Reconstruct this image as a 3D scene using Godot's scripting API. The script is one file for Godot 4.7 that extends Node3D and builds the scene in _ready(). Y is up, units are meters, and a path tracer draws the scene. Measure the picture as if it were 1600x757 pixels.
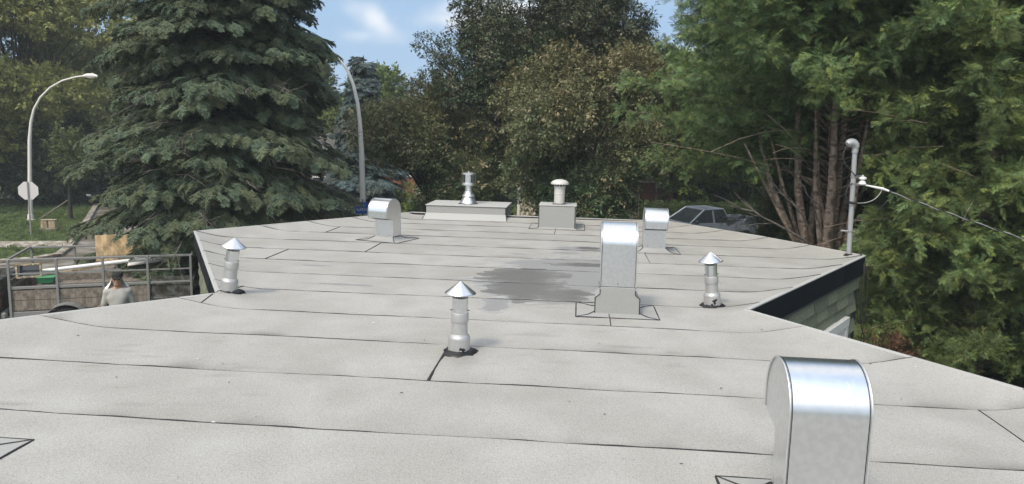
extends Node3D

# ---------------------------------------------------------------- constants of the place (metres)
const R := 2.9                       # height of the flat roof above the ground
const YAW := 0.08689                 # direction in which the roof membrane was rolled out
const OUTLINE := [[-2.93, -7.22], [-5.10, -11.73], [-2.12, -15.53], [3.20, -14.96], [4.36, -12.94], [5.26, -10.87], [2.31, -7.06], [3.51, -4.83], [5.3, -2.0], [5.3, 2.5], [-7.2, 2.5], [-7.2, -3.2]]
const SEAMS := [-1.5, -0.6, 0.31, 1.22, 2.12, 3.03, 3.94, 4.87, 5.78, 6.64, 7.57, 8.48, 9.41, 10.28, 11.22, 12.20, 13.04, 13.91, 14.6]

var rng := RandomNumberGenerator.new()
var counts := {}
var M := {}
var T := {}
var nz := FastNoiseLite.new()
var nz2 := FastNoiseLite.new()
var outline_uv := []

func rf(a, b) -> float: return rng.randf_range(a, b)

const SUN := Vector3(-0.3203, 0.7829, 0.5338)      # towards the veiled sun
const SKY_COVER := 0.85
const CLOUD := 0.64

func _ready():
	# --- camera, sky, sun, exposure
	var cam := Camera3D.new()
	cam.name = "camera"
	add_child(cam, true)
	cam.position = Vector3(0, R + 1.70, 0)
	cam.rotation = Vector3(-0.14100558, 0, 0.02466849)
	cam.fov = 36.43
	cam.near = 0.05
	cam.far = 900.0
	cam.current = true
	nz.seed = 4; nz.frequency = 0.02; nz.fractal_octaves = 3
	nz2.seed = 19; nz2.frequency = 0.02; nz2.fractal_octaves = 4
	var we := WorldEnvironment.new()
	we.name = "world_environment"
	var env := Environment.new()
	env.background_mode = Environment.BG_SKY
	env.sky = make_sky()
	env.tonemap_mode = Environment.TONE_MAPPER_LINEAR
	env.tonemap_exposure = 1.95
	env.fog_enabled = true
	env.fog_density = 0.0011
	env.fog_light_color = Color(0.86, 0.9, 0.92)
	env.sdfgi_enabled = true
	env.ssao_enabled = true
	env.ssil_enabled = true
	we.environment = env
	add_child(we, true)
	var sun := DirectionalLight3D.new()
	sun.name = "sun"
	sun.light_color = Color(1.0, 0.945, 0.86)
	sun.light_energy = 0.4
	sun.light_angular_distance = 10.0
	sun.shadow_enabled = true
	add_child(sun, true)
	sun.look_at_from_position(SUN, Vector3.ZERO)
	# --- materials and the ground
	for p in OUTLINE:
		var zd: float = -p[1]
		outline_uv.append(Vector2(p[0] * cos(YAW) - zd * sin(YAW), zd * cos(YAW) + p[0] * sin(YAW)))
	make_materials()
	M.membrane_edge = mat(0.465, 0.467, 0.46, 0.93, 0, T.granule, 1.35)
	M.white_metal2 = mat(0.38, 0.385, 0.395, 0.42, 0.3, T.spangle, 2.5)
	M.leaves_matte = leaf_mat(0.75, 0.6)
	M.wood_red_light = mat(0.40, 0.18, 0.11, 0.8, 0, T.wood, 1.5)
	M.far_green = mat(0.05, 0.075, 0.03, 0.95, 0, T.grass, 0.12, true)
	build_ground()
	# --- the house and what stands on its roof
	build_house()
	build_puddle()
	build_litter()
	build_chimneys()
	var X0 := Basis.IDENTITY
	rng.seed = 900
	build_pipe_vent(Vector3(-0.40, R, -5.65), Basis(Vector3(0, 0, 1), -0.013), "nearest cone-capped pipe vent, in the middle of the roof before the puddle", [[1.2, 0.05, 0.02], [1.0, 0.025, 0.018], [1.35, 0.02, 0.016], [0.8, 0.015, 0.014]])
	build_pipe_vent(Vector3(2.11, R, -7.52), Basis(Vector3(0, 0, 1), 0.10), "cone-capped pipe vent on the right beside the black fascia, with tar on its sleeve", [[1.5, 0.085, 0.022], [1.55, 0.062, 0.018], [1.9, 0.03, 0.022], [1.2, 0.012, 0.02]])
	build_pipe_vent(Vector3(-2.91, roof_y(-2.85, -7.38) - 0.004, -7.42), Basis(Vector3(0, 0, 1), -0.145), "leaning cone-capped pipe vent at the left edge of the roof waist", [[1.9, 0.02, 0.012], [1.3, 0.01, 0.014]])
	build_hood(uv(1.14, 3.30, R), -YAW, "big gooseneck vent in the right foreground turned away from the viewer", 0.10)
	build_hood(uv(0.43, 7.27, R), -YAW, "tall gooseneck vent on a stepped grey curb beside the puddle", 0.27, true)
	build_hood(uv(1.22, 11.55, R), PI - YAW, "gooseneck vent on the far right of the roof with its mouth towards the viewer", 0.06)
	build_hood(uv(-3.06, 11.70, R), PI - YAW - 0.32, "gooseneck vent at the far left of the roof with its mouth towards the left", 0.06)
	# the corner of another flashing at the left edge of the picture
	var fl := thing("roof_patch", uv(-3.42, 3.2, R), -YAW, "corner of a flashing patch at the bottom left of the near roof", "roof patch")
	flashing(fl, 1.04, 0.74, 0.007, 0.35, 0.24, 0.05)
	build_mast()
	# --- beyond the roof
	build_vegetation()
	build_street()
	build_far_houses()
	build_trailer()
	build_pickup(Vector3(-13.75, 0, -15.2), PI + 0.355, "grey pickup at the left edge hitched in front of the trailer", M.truck_grey)
	build_pickup(Vector3(8.35, 0, -32.2), PI + 0.36, "blue-grey pickup parked behind the far right edge of the roof", M.car_blue)
	build_car(Vector3(-23.3, 0, -44.5), 4.3, "dark car parked far down the side street beside the spruce")
	build_person()

# ---------------------------------------------------------------- mesh collector
class MB:
	var v := PackedVector3Array()
	var n := PackedVector3Array()
	var t := PackedVector2Array()
	var c := PackedColorArray()
	var colored := false
	var col := Color(1, 1, 1)

	func put(p, nn, uv):
		v.append(p); n.append(nn); t.append(uv); c.append(col)

	func tri(a, b, d, na, nb, nd, ua = Vector2.ZERO, ub = Vector2.ZERO, ud = Vector2.ZERO, ca = null, cb = null, cd = null):
		var g: Vector3 = (d - a).cross(b - a)
		if ca == null:
			ca = col; cb = col; cd = col
		if g.dot(na + nb + nd) >= 0:
			v.append(a); v.append(b); v.append(d)
			n.append(na); n.append(nb); n.append(nd)
			t.append(ua); t.append(ub); t.append(ud)
			c.append(ca); c.append(cb); c.append(cd)
		else:
			v.append(a); v.append(d); v.append(b)
			n.append(na); n.append(nd); n.append(nb)
			t.append(ua); t.append(ud); t.append(ub)
			c.append(ca); c.append(cd); c.append(cb)

	func flat(a, b, d, hint = Vector3.ZERO):
		var g: Vector3 = (d - a).cross(b - a)
		if g.length_squared() < 1e-16:
			return
		g = g.normalized()
		if hint != Vector3.ZERO and g.dot(hint) < 0:
			g = -g
		tri(a, b, d, g, g, g)

	func quad(a, b, d, e, hint = Vector3.ZERO):
		var g: Vector3 = (d - a).cross(b - e if false else b - a)
		if g.length_squared() < 1e-16:
			g = (e - a).cross(d - a)
		if g.length_squared() < 1e-16:
			return
		g = g.normalized()
		if hint != Vector3.ZERO and g.dot(hint) < 0:
			g = -g
		var w: float = (b - a).length()
		var h: float = (e - a).length()
		tri(a, b, d, g, g, g, Vector2(0, 0), Vector2(w, 0), Vector2(w, h))
		tri(a, d, e, g, g, g, Vector2(0, 0), Vector2(w, h), Vector2(0, h))

	# chamfered box; X is a Transform3D
	func box(ctr, size, bev = 0.0, X = Transform3D.IDENTITY):
		var h: Vector3 = size * 0.5
		var b: float = min(bev, min(h.x, min(h.y, h.z)) * 0.9)
		var f = func(sx, sy, sz, ax):
			var p := Vector3(sx * (h.x if ax == 0 else h.x - b), sy * (h.y if ax == 1 else h.y - b), sz * (h.z if ax == 2 else h.z - b))
			return X * (ctr + p)
		for s in [-1, 1]:
			quad(f.call(s, -1, -1, 0), f.call(s, 1, -1, 0), f.call(s, 1, 1, 0), f.call(s, -1, 1, 0), X.basis * Vector3(s, 0, 0))
			quad(f.call(-1, s, -1, 1), f.call(1, s, -1, 1), f.call(1, s, 1, 1), f.call(-1, s, 1, 1), X.basis * Vector3(0, s, 0))
			quad(f.call(-1, -1, s, 2), f.call(1, -1, s, 2), f.call(1, 1, s, 2), f.call(-1, 1, s, 2), X.basis * Vector3(0, 0, s))
		if b > 0.0:
			for s in [-1, 1]:
				for q in [-1, 1]:
					quad(f.call(s, q, -1, 0), f.call(s, q, 1, 0), f.call(s, q, 1, 1), f.call(s, q, -1, 1), X.basis * Vector3(s, q, 0))
					quad(f.call(s, -1, q, 0), f.call(s, 1, q, 0), f.call(s, 1, q, 2), f.call(s, -1, q, 2), X.basis * Vector3(s, 0, q))
					quad(f.call(-1, s, q, 1), f.call(1, s, q, 1), f.call(1, s, q, 2), f.call(-1, s, q, 2), X.basis * Vector3(0, s, q))
					for w in [-1, 1]:
						flat(f.call(s, q, w, 0), f.call(s, q, w, 1), f.call(s, q, w, 2), X.basis * Vector3(s, q, w))

	# tube along a path; radii one per point
	func tube(path, radii, sides = 8, cap = true):
		var rings := []
		var norms := []
		var m: int = path.size()
		var up := Vector3(0.31, 0.17, 0.93)
		for i in m:
			var d: Vector3 = (path[min(i + 1, m - 1)] - path[max(i - 1, 0)]).normalized()
			if abs(d.dot(up.normalized())) > 0.95:
				up = Vector3(0.9, 0.2, -0.3)
			var x: Vector3 = (up - d * up.dot(d)).normalized()
			up = x
			var y := d.cross(x)
			var ring := []
			var nn := []
			for k in sides + 1:
				var a = TAU * k / sides
				var q: Vector3 = x * cos(a) + y * sin(a)
				ring.append(path[i] + q * radii[min(i, radii.size() - 1)])
				nn.append(q)
			rings.append(ring); norms.append(nn)
		var l := 0.0
		for i in m - 1:
			var l2: float = l + (path[i + 1] - path[i]).length()
			for k in sides:
				var u0 = float(k) / sides
				var u1 = float(k + 1) / sides
				tri(rings[i][k], rings[i + 1][k], rings[i + 1][k + 1], norms[i][k], norms[i + 1][k], norms[i + 1][k + 1], Vector2(u0, l), Vector2(u0, l2), Vector2(u1, l2))
				tri(rings[i][k], rings[i + 1][k + 1], rings[i][k + 1], norms[i][k], norms[i + 1][k + 1], norms[i][k + 1], Vector2(u0, l), Vector2(u1, l2), Vector2(u1, l))
			l = l2
		if cap:
			for e in [0, m - 1]:
				var d: Vector3 = (path[0] - path[1]).normalized() if e == 0 else (path[m - 1] - path[m - 2]).normalized()
				for k in sides:
					tri(path[e], rings[e][k], rings[e][k + 1], d, d, d)

	# lathe round the y axis; profile of Vector2(r, y); sharp where the profile turns by more than 25 degrees
	func lathe(profile, segs = 24, X = Transform3D.IDENTITY, wob = null):
		for i in profile.size() - 1:
			var a: Vector2 = profile[i]
			var b: Vector2 = profile[i + 1]
			var d := (b - a).normalized()
			if (b - a).length() < 1e-6:
				continue
			var nn := Vector2(d.y, -d.x)
			var na := nn
			var nb := nn
			if i > 0:
				var p := (a - profile[i - 1] as Vector2).normalized()
				if p.dot(d) > 0.985: na = (nn + Vector2(p.y, -p.x)).normalized()
			if i < profile.size() - 2:
				var q := (profile[i + 2] as Vector2 - b).normalized()
				if q.dot(d) > 0.985: nb = (nn + Vector2(q.y, -q.x)).normalized()
			for k in segs:
				var a0 = TAU * k / segs
				var a1 = TAU * (k + 1) / segs
				var w0 := 1.0
				var w1 := 1.0
				if wob != null:
					w0 = wob.call(a0); w1 = wob.call(a1 if k < segs - 1 else 0.0)
				var P = func(s: Vector2, an, w): return X * Vector3(cos(an) * s.x * w, s.y, sin(an) * s.x * w)
				var N = func(s: Vector2, an): return (X.basis * Vector3(cos(an) * s.x, s.y, sin(an) * s.x)).normalized()
				if a.x > 1e-6:
					tri(P.call(a, a0, w0), P.call(b, a0, w0), P.call(a, a1, w1), N.call(na, a0), N.call(nb, a0), N.call(na, a1), Vector2(a0, a.y), Vector2(a0, b.y), Vector2(a1, a.y))
				if b.x > 1e-6:
					tri(P.call(b, a0, w0), P.call(b, a1, w1), P.call(a, a1, w1), N.call(nb, a0), N.call(nb, a1), N.call(na, a1), Vector2(a0, b.y), Vector2(a1, b.y), Vector2(a1, a.y))

	# polygon (Vector2 x, y) extruded from z0 to z1
	func prism(poly, z0, z1, X = Transform3D.IDENTITY):
		var pp := PackedVector2Array(poly)
		var idx := Geometry2D.triangulate_polygon(pp)
		for z in [z0, z1]:
			var d: Vector3 = X.basis * Vector3(0, 0, -1.0 if z == min(z0, z1) else 1.0)
			for k in range(0, idx.size(), 3):
				flat(X * Vector3(pp[idx[k]].x, pp[idx[k]].y, z), X * Vector3(pp[idx[k + 1]].x, pp[idx[k + 1]].y, z), X * Vector3(pp[idx[k + 2]].x, pp[idx[k + 2]].y, z), d)
		var s := 0.0
		for i in pp.size():
			s += pp[i].cross(pp[(i + 1) % pp.size()])
		for i in pp.size():
			var a := pp[i]
			var b := pp[(i + 1) % pp.size()]
			var o = Vector2((b - a).y, -(b - a).x) * sign(s)
			quad(X * Vector3(a.x, a.y, z0), X * Vector3(b.x, b.y, z0), X * Vector3(b.x, b.y, z1), X * Vector3(a.x, a.y, z1), X.basis * Vector3(o.x, o.y, 0))

	# flat polygon lying in the xz plane at height y
	func sheet(poly, y):
		var pp := PackedVector2Array(poly)
		var idx := Geometry2D.triangulate_polygon(pp)
		for k in range(0, idx.size(), 3):
			flat(Vector3(pp[idx[k]].x, y, pp[idx[k]].y), Vector3(pp[idx[k + 1]].x, y, pp[idx[k + 1]].y), Vector3(pp[idx[k + 2]].x, y, pp[idx[k + 2]].y), Vector3.UP)

	func mesh() -> ArrayMesh:
		var a := []
		a.resize(Mesh.ARRAY_MAX)
		a[Mesh.ARRAY_VERTEX] = v
		a[Mesh.ARRAY_NORMAL] = n
		a[Mesh.ARRAY_TEX_UV] = t
		if colored:
			a[Mesh.ARRAY_COLOR] = c
		var m := ArrayMesh.new()
		m.add_surface_from_arrays(Mesh.PRIMITIVE_TRIANGLES, a)
		return m

# ---------------------------------------------------------------- naming and tagging
func numbered(parent: Node, called: String) -> String:
	var key = str(parent.get_instance_id()) + "/" + called
	counts[key] = counts.get(key, -1) + 1
	return called if counts[key] == 0 else "%s_%03d" % [called, counts[key]]

func tag(o, label = "", category = "", group = "", kind = ""):
	if label: o.set_meta("label", label)
	if category: o.set_meta("category", category)
	if group: o.set_meta("group", group)
	if kind: o.set_meta("kind", kind)
	return o

func thing(called, at, turn, label, category, group = "") -> Node3D:
	var o := Node3D.new()
	o.name = numbered(self, called)
	add_child(o, true)
	o.position = at
	o.rotation.y = turn
	tag(o, label, category, group)
	return o

func put(parent, called, shape, material, kind = "") -> MeshInstance3D:
	var o := MeshInstance3D.new()
	o.name = numbered(parent, called)
	o.mesh = shape.mesh() if shape is MB else shape
	o.material_override = material
	parent.add_child(o, true)
	if kind: o.set_meta("kind", kind)
	return o

func copy_thing(src: Node3D, at, turn, label = "", scale_by = 1.0) -> Node3D:
	var base = src.name.rstrip("0123456789")
	base = base.trim_suffix("_")
	var o: Node3D = src.duplicate()
	o.name = numbered(self, base)
	add_child(o, true)
	o.position = at
	o.rotation.y = turn
	o.scale = Vector3.ONE * scale_by
	if label: o.set_meta("label", label)
	return o

func multi(parent, called, shape: Mesh, material, xf: Array, cols: Array):
	if xf.is_empty():
		return
	var mm := MultiMesh.new()
	mm.transform_format = MultiMesh.TRANSFORM_3D
	mm.use_colors = true
	mm.mesh = shape
	mm.instance_count = xf.size()
	for i in xf.size():
		mm.set_instance_transform(i, xf[i])
		mm.set_instance_color(i, cols[i])
	var o := MultiMeshInstance3D.new()
	o.name = numbered(parent, called)
	o.multimesh = mm
	o.material_override = material
	o.set_meta("kind", "stuff")
	parent.add_child(o, true)
	return o

# ---------------------------------------------------------------- textures and materials
func noise_tex(seed_, freq, lo, hi, size = 256, oct = 4, contrast = 1.0, tint_lo = Color(1, 1, 1), tint_hi = Color(1, 1, 1)) -> ImageTexture:
	var f := FastNoiseLite.new()
	f.seed = seed_
	f.frequency = freq
	f.fractal_octaves = oct
	f.noise_type = FastNoiseLite.TYPE_SIMPLEX_SMOOTH
	var im := f.get_seamless_image(size, size)
	im.convert(Image.FORMAT_RGB8)
	for y in size:
		for x in size:
			var k: float = clamp((im.get_pixel(x, y).r - 0.5) * contrast + 0.5, 0, 1)
			var s: float = lerp(lo, hi, k)
			var tn := tint_lo.lerp(tint_hi, k)
			im.set_pixel(x, y, Color(s * tn.r, s * tn.g, s * tn.b))
	im.generate_mipmaps()
	return ImageTexture.create_from_image(im)

func speckle_tex(seed_, lo, hi, size = 512) -> ImageTexture:
	var g := RandomNumberGenerator.new()
	g.seed = seed_
	var im := Image.create(size, size, true, Image.FORMAT_RGB8)
	for y in size:
		for x in size:
			var k := g.randf() * 0.55 + g.randf() * 0.45
			if g.randf() < 0.035: k = -0.55
			var s: float = clamp(lerp(lo, hi, k), 0, 1)
			im.set_pixel(x, y, Color(s, s, s * 0.995))
	im.generate_mipmaps()
	return ImageTexture.create_from_image(im)

func grain_tex(seed_, lo, hi, stretch, size = 256) -> ImageTexture:
	var f := FastNoiseLite.new()
	f.seed = seed_
	f.frequency = 0.02
	f.fractal_octaves = 5
	var im := Image.create(size, size, true, Image.FORMAT_RGB8)
	for y in size:
		for x in size:
			var a = TAU * x / size
			var k: float = clamp(f.get_noise_3d(cos(a) * 40.0 * stretch, sin(a) * 40.0 * stretch, 60.0 * sin(TAU * y / size) / stretch) * 0.9 + 0.5, 0, 1)
			var s: float = lerp(lo, hi, k)
			im.set_pixel(x, y, Color(s, s, s))
	im.generate_mipmaps()
	return ImageTexture.create_from_image(im)

func normal_tex(seed_, freq, strength, size = 256, oct = 3) -> ImageTexture:
	var f := FastNoiseLite.new()
	f.seed = seed_
	f.frequency = freq
	f.fractal_octaves = oct
	var im := f.get_seamless_image(size, size)
	im.convert(Image.FORMAT_RGBA8)
	im.bump_map_to_normal_map(strength)
	im.generate_mipmaps()
	return ImageTexture.create_from_image(im)

func mat(r, g, b, rough = 0.8, metal = 0.0, tex = null, tscale = 1.0, world = false) -> StandardMaterial3D:
	var m := StandardMaterial3D.new()
	m.albedo_color = Color(r, g, b).linear_to_srgb()
	m.roughness = rough
	m.metallic = metal
	if tex != null:
		m.albedo_texture = tex
		m.uv1_triplanar = true
		m.uv1_world_triplanar = world
		m.uv1_scale = Vector3.ONE * tscale
	return m

func leaf_mat(back, rough = 0.55) -> StandardMaterial3D:
	var m := StandardMaterial3D.new()
	m.albedo_color = Color(1, 1, 1)
	m.vertex_color_use_as_albedo = true
	m.roughness = rough
	m.metallic_specular = 0.35
	m.cull_mode = BaseMaterial3D.CULL_DISABLED
	m.backlight = Color(back, back, back * 0.6)
	return m

func make_materials():
	T.granule = speckle_tex(3, 0.78, 1.03)
	T.granule_n = normal_tex(5, 0.25, 3.0, 256, 2)
	T.mottle = noise_tex(7, 0.012, 0.945, 1.0, 256, 5, 1.5, Color(1, 0.995, 0.985), Color(1, 1, 1))
	T.fine = noise_tex(8, 0.06, 0.8, 1.0, 256, 4, 1.6)
	T.bark = grain_tex(11, 0.35, 1.0, 1.0)
	T.wood = grain_tex(12, 0.62, 1.0, 1.6)
	T.dirt = noise_tex(13, 0.02, 0.55, 1.0, 256, 5, 1.8, Color(1, 0.9, 0.75), Color(1, 1, 1))
	T.dents = normal_tex(15, 0.008, 6.0, 256, 2)
	T.spangle = noise_tex(16, 0.05, 0.965, 1.0, 256, 3, 2.0)
	T.grass = noise_tex(17, 0.05, 0.45, 1.0, 256, 5, 1.7, Color(0.9, 1, 0.7), Color(1, 1, 0.85))
	# roof membrane: mineral granules with weather stains and painted contact shade in its vertex colours
	var m := mat(0.445, 0.440, 0.425, 0.93, 0, T.granule, 0.75, true)
	m.vertex_color_use_as_albedo = true
	m.normal_enabled = true
	m.normal_texture = T.granule_n
	m.normal_scale = 0.15
	m.metallic_specular = 0.3
	m.detail_enabled = true
	m.detail_blend_mode = BaseMaterial3D.BLEND_MODE_MUL
	m.detail_albedo = T.mottle
	m.detail_uv_layer = BaseMaterial3D.DETAIL_UV_2
	m.uv2_triplanar = true
	m.uv2_world_triplanar = true
	m.uv2_scale = Vector3.ONE * 0.37
	M.membrane = m
	M.curb_membrane = mat(0.38, 0.382, 0.378, 0.93, 0, T.granule, 1.6)
	M.bitumen = mat(0.022, 0.022, 0.024, 0.75, 0, T.fine, 3)
	M.tar = mat(0.010, 0.010, 0.011, 0.45, 0, T.fine, 6)
	M.tar.heightmap_enabled = false
	M.deck = mat(0.03, 0.03, 0.03, 0.95)
	M.damp = mat(1, 1, 1, 0.72, 0, T.granule, 0.75, true)
	M.damp.vertex_color_use_as_albedo = true
	M.damp2 = mat(0.265, 0.267, 0.265, 0.5, 0, T.granule, 1.35, true)
	M.wet = mat(1, 1, 1, 0.2, 0, T.granule, 0.75, true)
	M.wet.vertex_color_use_as_albedo = true
	for k in ["damp", "wet"]:
		var mm: StandardMaterial3D = M[k]
		mm.normal_enabled = true
		mm.normal_texture = T.granule_n
		mm.normal_scale = 0.12
	# metals
	var g := mat(0.80, 0.81, 0.82, 0.28, 1.0, T.spangle, 3.0)
	g.normal_enabled = true
	g.normal_texture = T.dents
	g.normal_scale = 0.035
	g.uv1_scale = Vector3.ONE * 1.6
	M.galv = g
	M.galv_bright = mat(0.82, 0.82, 0.82, 0.33, 0.9, T.spangle, 5.0)
	M.alu_paint = mat(0.50, 0.495, 0.485, 0.42, 0.6, T.spangle, 3.0)
	M.white_metal = mat(0.66, 0.65, 0.62, 0.5, 0.1, T.fine, 4.0)
	M.steel_grey = mat(0.25, 0.25, 0.243, 0.55, 0.3, T.spangle, 2.0)
	M.lamp_pole = mat(0.70, 0.67, 0.62, 0.6, 0.0, T.spangle, 2.0)
	M.mesh_dark = mat(0.03, 0.03, 0.03, 0.6, 0.3)
	M.dark = mat(0.012, 0.012, 0.013, 0.8)
	# house
	M.fascia = mat(0.010, 0.013, 0.020, 0.6, 0.0, T.fine, 1.5)
	M.fascia.metallic_specular = 0.25
	M.drip = mat(0.40, 0.40, 0.39, 0.5, 0.3)
	M.soffit = mat(0.05, 0.055, 0.055, 0.8)
	M.wall = mat(0.035, 0.042, 0.038, 0.9, 0, T.wood, 2)
	M.shingles = []
	for c in [[0.145, 0.16, 0.110], [0.115, 0.13, 0.09], [0.17, 0.182, 0.125], [0.13, 0.146, 0.096]]:
		M.shingles.append(mat(c[0] * 1.25, c[1] * 1.25, c[2] * 1.25, 0.9, 0, T.fine, 1.1))
	M.white_paint = mat(0.72, 0.72, 0.70, 0.55, 0, T.fine, 2)
	M.glass = mat(0.02, 0.025, 0.03, 0.06, 0.0)
	M.glass.metallic_specular = 0.9
	# ground
	M.lawn = mat(0.10, 0.135, 0.045, 0.95, 0, T.grass, 0.35, true)
	M.asphalt = mat(0.30, 0.295, 0.285, 0.95, 0, T.dirt, 0.13, true)
	M.asphalt.detail_enabled = true
	M.asphalt.detail_albedo = T.granule
	M.asphalt.detail_blend_mode = BaseMaterial3D.BLEND_MODE_MUL
	M.asphalt.detail_uv_layer = BaseMaterial3D.DETAIL_UV_2
	M.asphalt.uv2_triplanar = true
	M.asphalt.uv2_world_triplanar = true
	M.asphalt.uv2_scale = Vector3.ONE * 0.9
	M.concrete = mat(0.46, 0.45, 0.43, 0.9, 0, T.dirt, 0.5, true)
	# vegetation
	M.bark = mat(0.075, 0.060, 0.048, 0.95, 0, T.bark, 1.5)
	M.bark_red = mat(0.42, 0.32, 0.25, 0.95, 0, T.bark, 1.5)
	M.bark_grey = mat(0.28, 0.25, 0.22, 0.95, 0, T.bark, 2.0)
	M.needles = leaf_mat(0.75, 0.65)
	M.leaves = leaf_mat(0.85, 0.45)
	M.grass_blades = leaf_mat(0.5, 0.7)
	# things
	M.wood_old = mat(0.29, 0.25, 0.205, 0.9, 0, T.wood, 1.5)
	M.wood_new = mat(0.56, 0.43, 0.27, 0.8, 0, T.wood, 1.2)
	M.ply = mat(0.78, 0.57, 0.33, 0.8, 0, T.wood, 0.9)
	M.wood_red = mat(0.27, 0.115, 0.075, 0.85, 0, T.wood, 1.5)
	M.brown_wall = mat(0.05, 0.04, 0.036, 0.9, 0, T.wood, 1.0)
	M.beige_wall = mat(0.62, 0.60, 0.56, 0.9, 0, T.dirt, 0.7)
	M.grey_roof = mat(0.11, 0.105, 0.10, 0.95, 0, T.granule, 0.8)
	M.pvc = mat(0.70, 0.70, 0.69, 0.35)
	M.rubber = mat(0.015, 0.015, 0.016, 0.85, 0, T.fine, 4)
	M.truck_grey = mat(0.16, 0.17, 0.175, 0.4, 0.3, T.dirt, 0.8)
	M.car_blue = mat(0.17, 0.195, 0.24, 0.25, 0.4)
	M.car_blue.clearcoat_enabled = true
	M.car_dark = mat(0.03, 0.03, 0.033, 0.25, 0.3)
	M.green_tub = mat(0.06, 0.26, 0.12, 0.5)
	M.sign_back = mat(0.66, 0.63, 0.62, 0.5, 0.1, T.spangle, 4)
	M.sign_blue = mat(0.012, 0.07, 0.33, 0.45)
	M.cream = mat(0.60, 0.55, 0.42, 0.7, 0, T.dirt, 2)
	M.cable_black = mat(0.02, 0.02, 0.021, 0.6)
	M.cable_alu = mat(0.36, 0.36, 0.36, 0.5, 0.4)
	M.porcelain = mat(0.75, 0.75, 0.74, 0.25)
	M.skin = mat(0.40, 0.235, 0.165, 0.6)
	M.shirt = mat(0.46, 0.45, 0.42, 0.95, 0, T.fine, 6)
	M.trousers = mat(0.045, 0.05, 0.06, 0.95, 0, T.fine, 6)
	M.cap = mat(0.018, 0.016, 0.016, 0.9)
	M.cloth_white = mat(0.68, 0.68, 0.67, 0.95)
	M.hair = mat(0.10, 0.09, 0.08, 0.9)
	M.light_glass = mat(0.6, 0.6, 0.58, 0.2)

# ---------------------------------------------------------------- roof frame
func uv(u, v, y = 0.0) -> Vector3:
	return Vector3(u * cos(YAW) + v * sin(YAW), y, -(v * cos(YAW) - u * sin(YAW)))

func edge_dist(p: Vector2) -> float:
	var best := 99.0
	for i in OUTLINE.size():
		var a := Vector2(OUTLINE[i][0], OUTLINE[i][1])
		var b := Vector2(OUTLINE[(i + 1) % OUTLINE.size()][0], OUTLINE[(i + 1) % OUTLINE.size()][1])
		best = min(best, (Geometry2D.get_closest_point_to_segment(p, a, b) - p).length())
	return best

func roof_y(x, z) -> float:
	var d: float = clamp(1.0 - edge_dist(Vector2(x, z)) / 0.5, 0, 1)
	return R + 0.085 * d * d * (1.6 - 0.6 * d) + 0.004 * nz.get_noise_2d(x * 25, z * 25)

func span(v) -> Vector2:
	var lo := 99.0
	var hi := -99.0
	for i in outline_uv.size():
		var a: Vector2 = outline_uv[i]
		var b: Vector2 = outline_uv[(i + 1) % outline_uv.size()]
		if (a.y - v) * (b.y - v) <= 0 and abs(a.y - b.y) > 1e-6:
			var u: float = lerp(a.x, b.x, (v - a.y) / (b.y - a.y))
			lo = min(lo, u); hi = max(hi, u)
	return Vector2(lo, hi)

func wob(k, u) -> float:
	return 0.026 * nz.get_noise_2d(u * 16.0, k * 37.0) + 0.004 * nz.get_noise_2d(u * 60.0, k * 37.0 + 500)

func stain_and_shade(u, v, t, w) -> float:
	# t: distance above the near lap, w: distance below the far lap of a strip
	var a: float = nz2.get_noise_2d(u * 14.0, v * 14.0)
	var b: float = nz2.get_noise_2d(u * 60.0 + 300, v * 22.0)
	var s := 1.0 - 0.07 * a - 0.045 * b
	var patchy: float = clamp(nz2.get_noise_2d(u * 42.0 + 90, v * 6.0) * 2.6 - 0.25, 0, 1)
	s -= 0.62 * patchy * exp(-t / 0.10) * (0.75 + 0.9 * b)
	s -= 0.12 * exp(-t / 0.06)
	s -= 0.05 * clamp(nz2.get_noise_2d(u * 70.0 + 700, v * 90.0 + 50) * 2.6 - 0.9, 0, 1)
	# grime and painted contact shade round whatever stands on the roof
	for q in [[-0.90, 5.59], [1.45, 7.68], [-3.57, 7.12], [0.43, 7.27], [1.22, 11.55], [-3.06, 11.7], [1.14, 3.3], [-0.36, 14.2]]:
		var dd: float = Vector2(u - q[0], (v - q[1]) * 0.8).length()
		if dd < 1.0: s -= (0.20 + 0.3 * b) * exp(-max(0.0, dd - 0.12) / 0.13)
	# scuffs: long thin smears along the roll
	s -= 0.24 * clamp(nz2.get_noise_2d(u * 55.0 + 40, v * 330.0) * 3.2 - 1.0, 0, 1) * clamp(nz2.get_noise_2d(u * 9.0 + 940, v * 9.0) * 2.0 + 0.1, 0, 1)
	return clamp(s, 0.3, 1.05)

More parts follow.
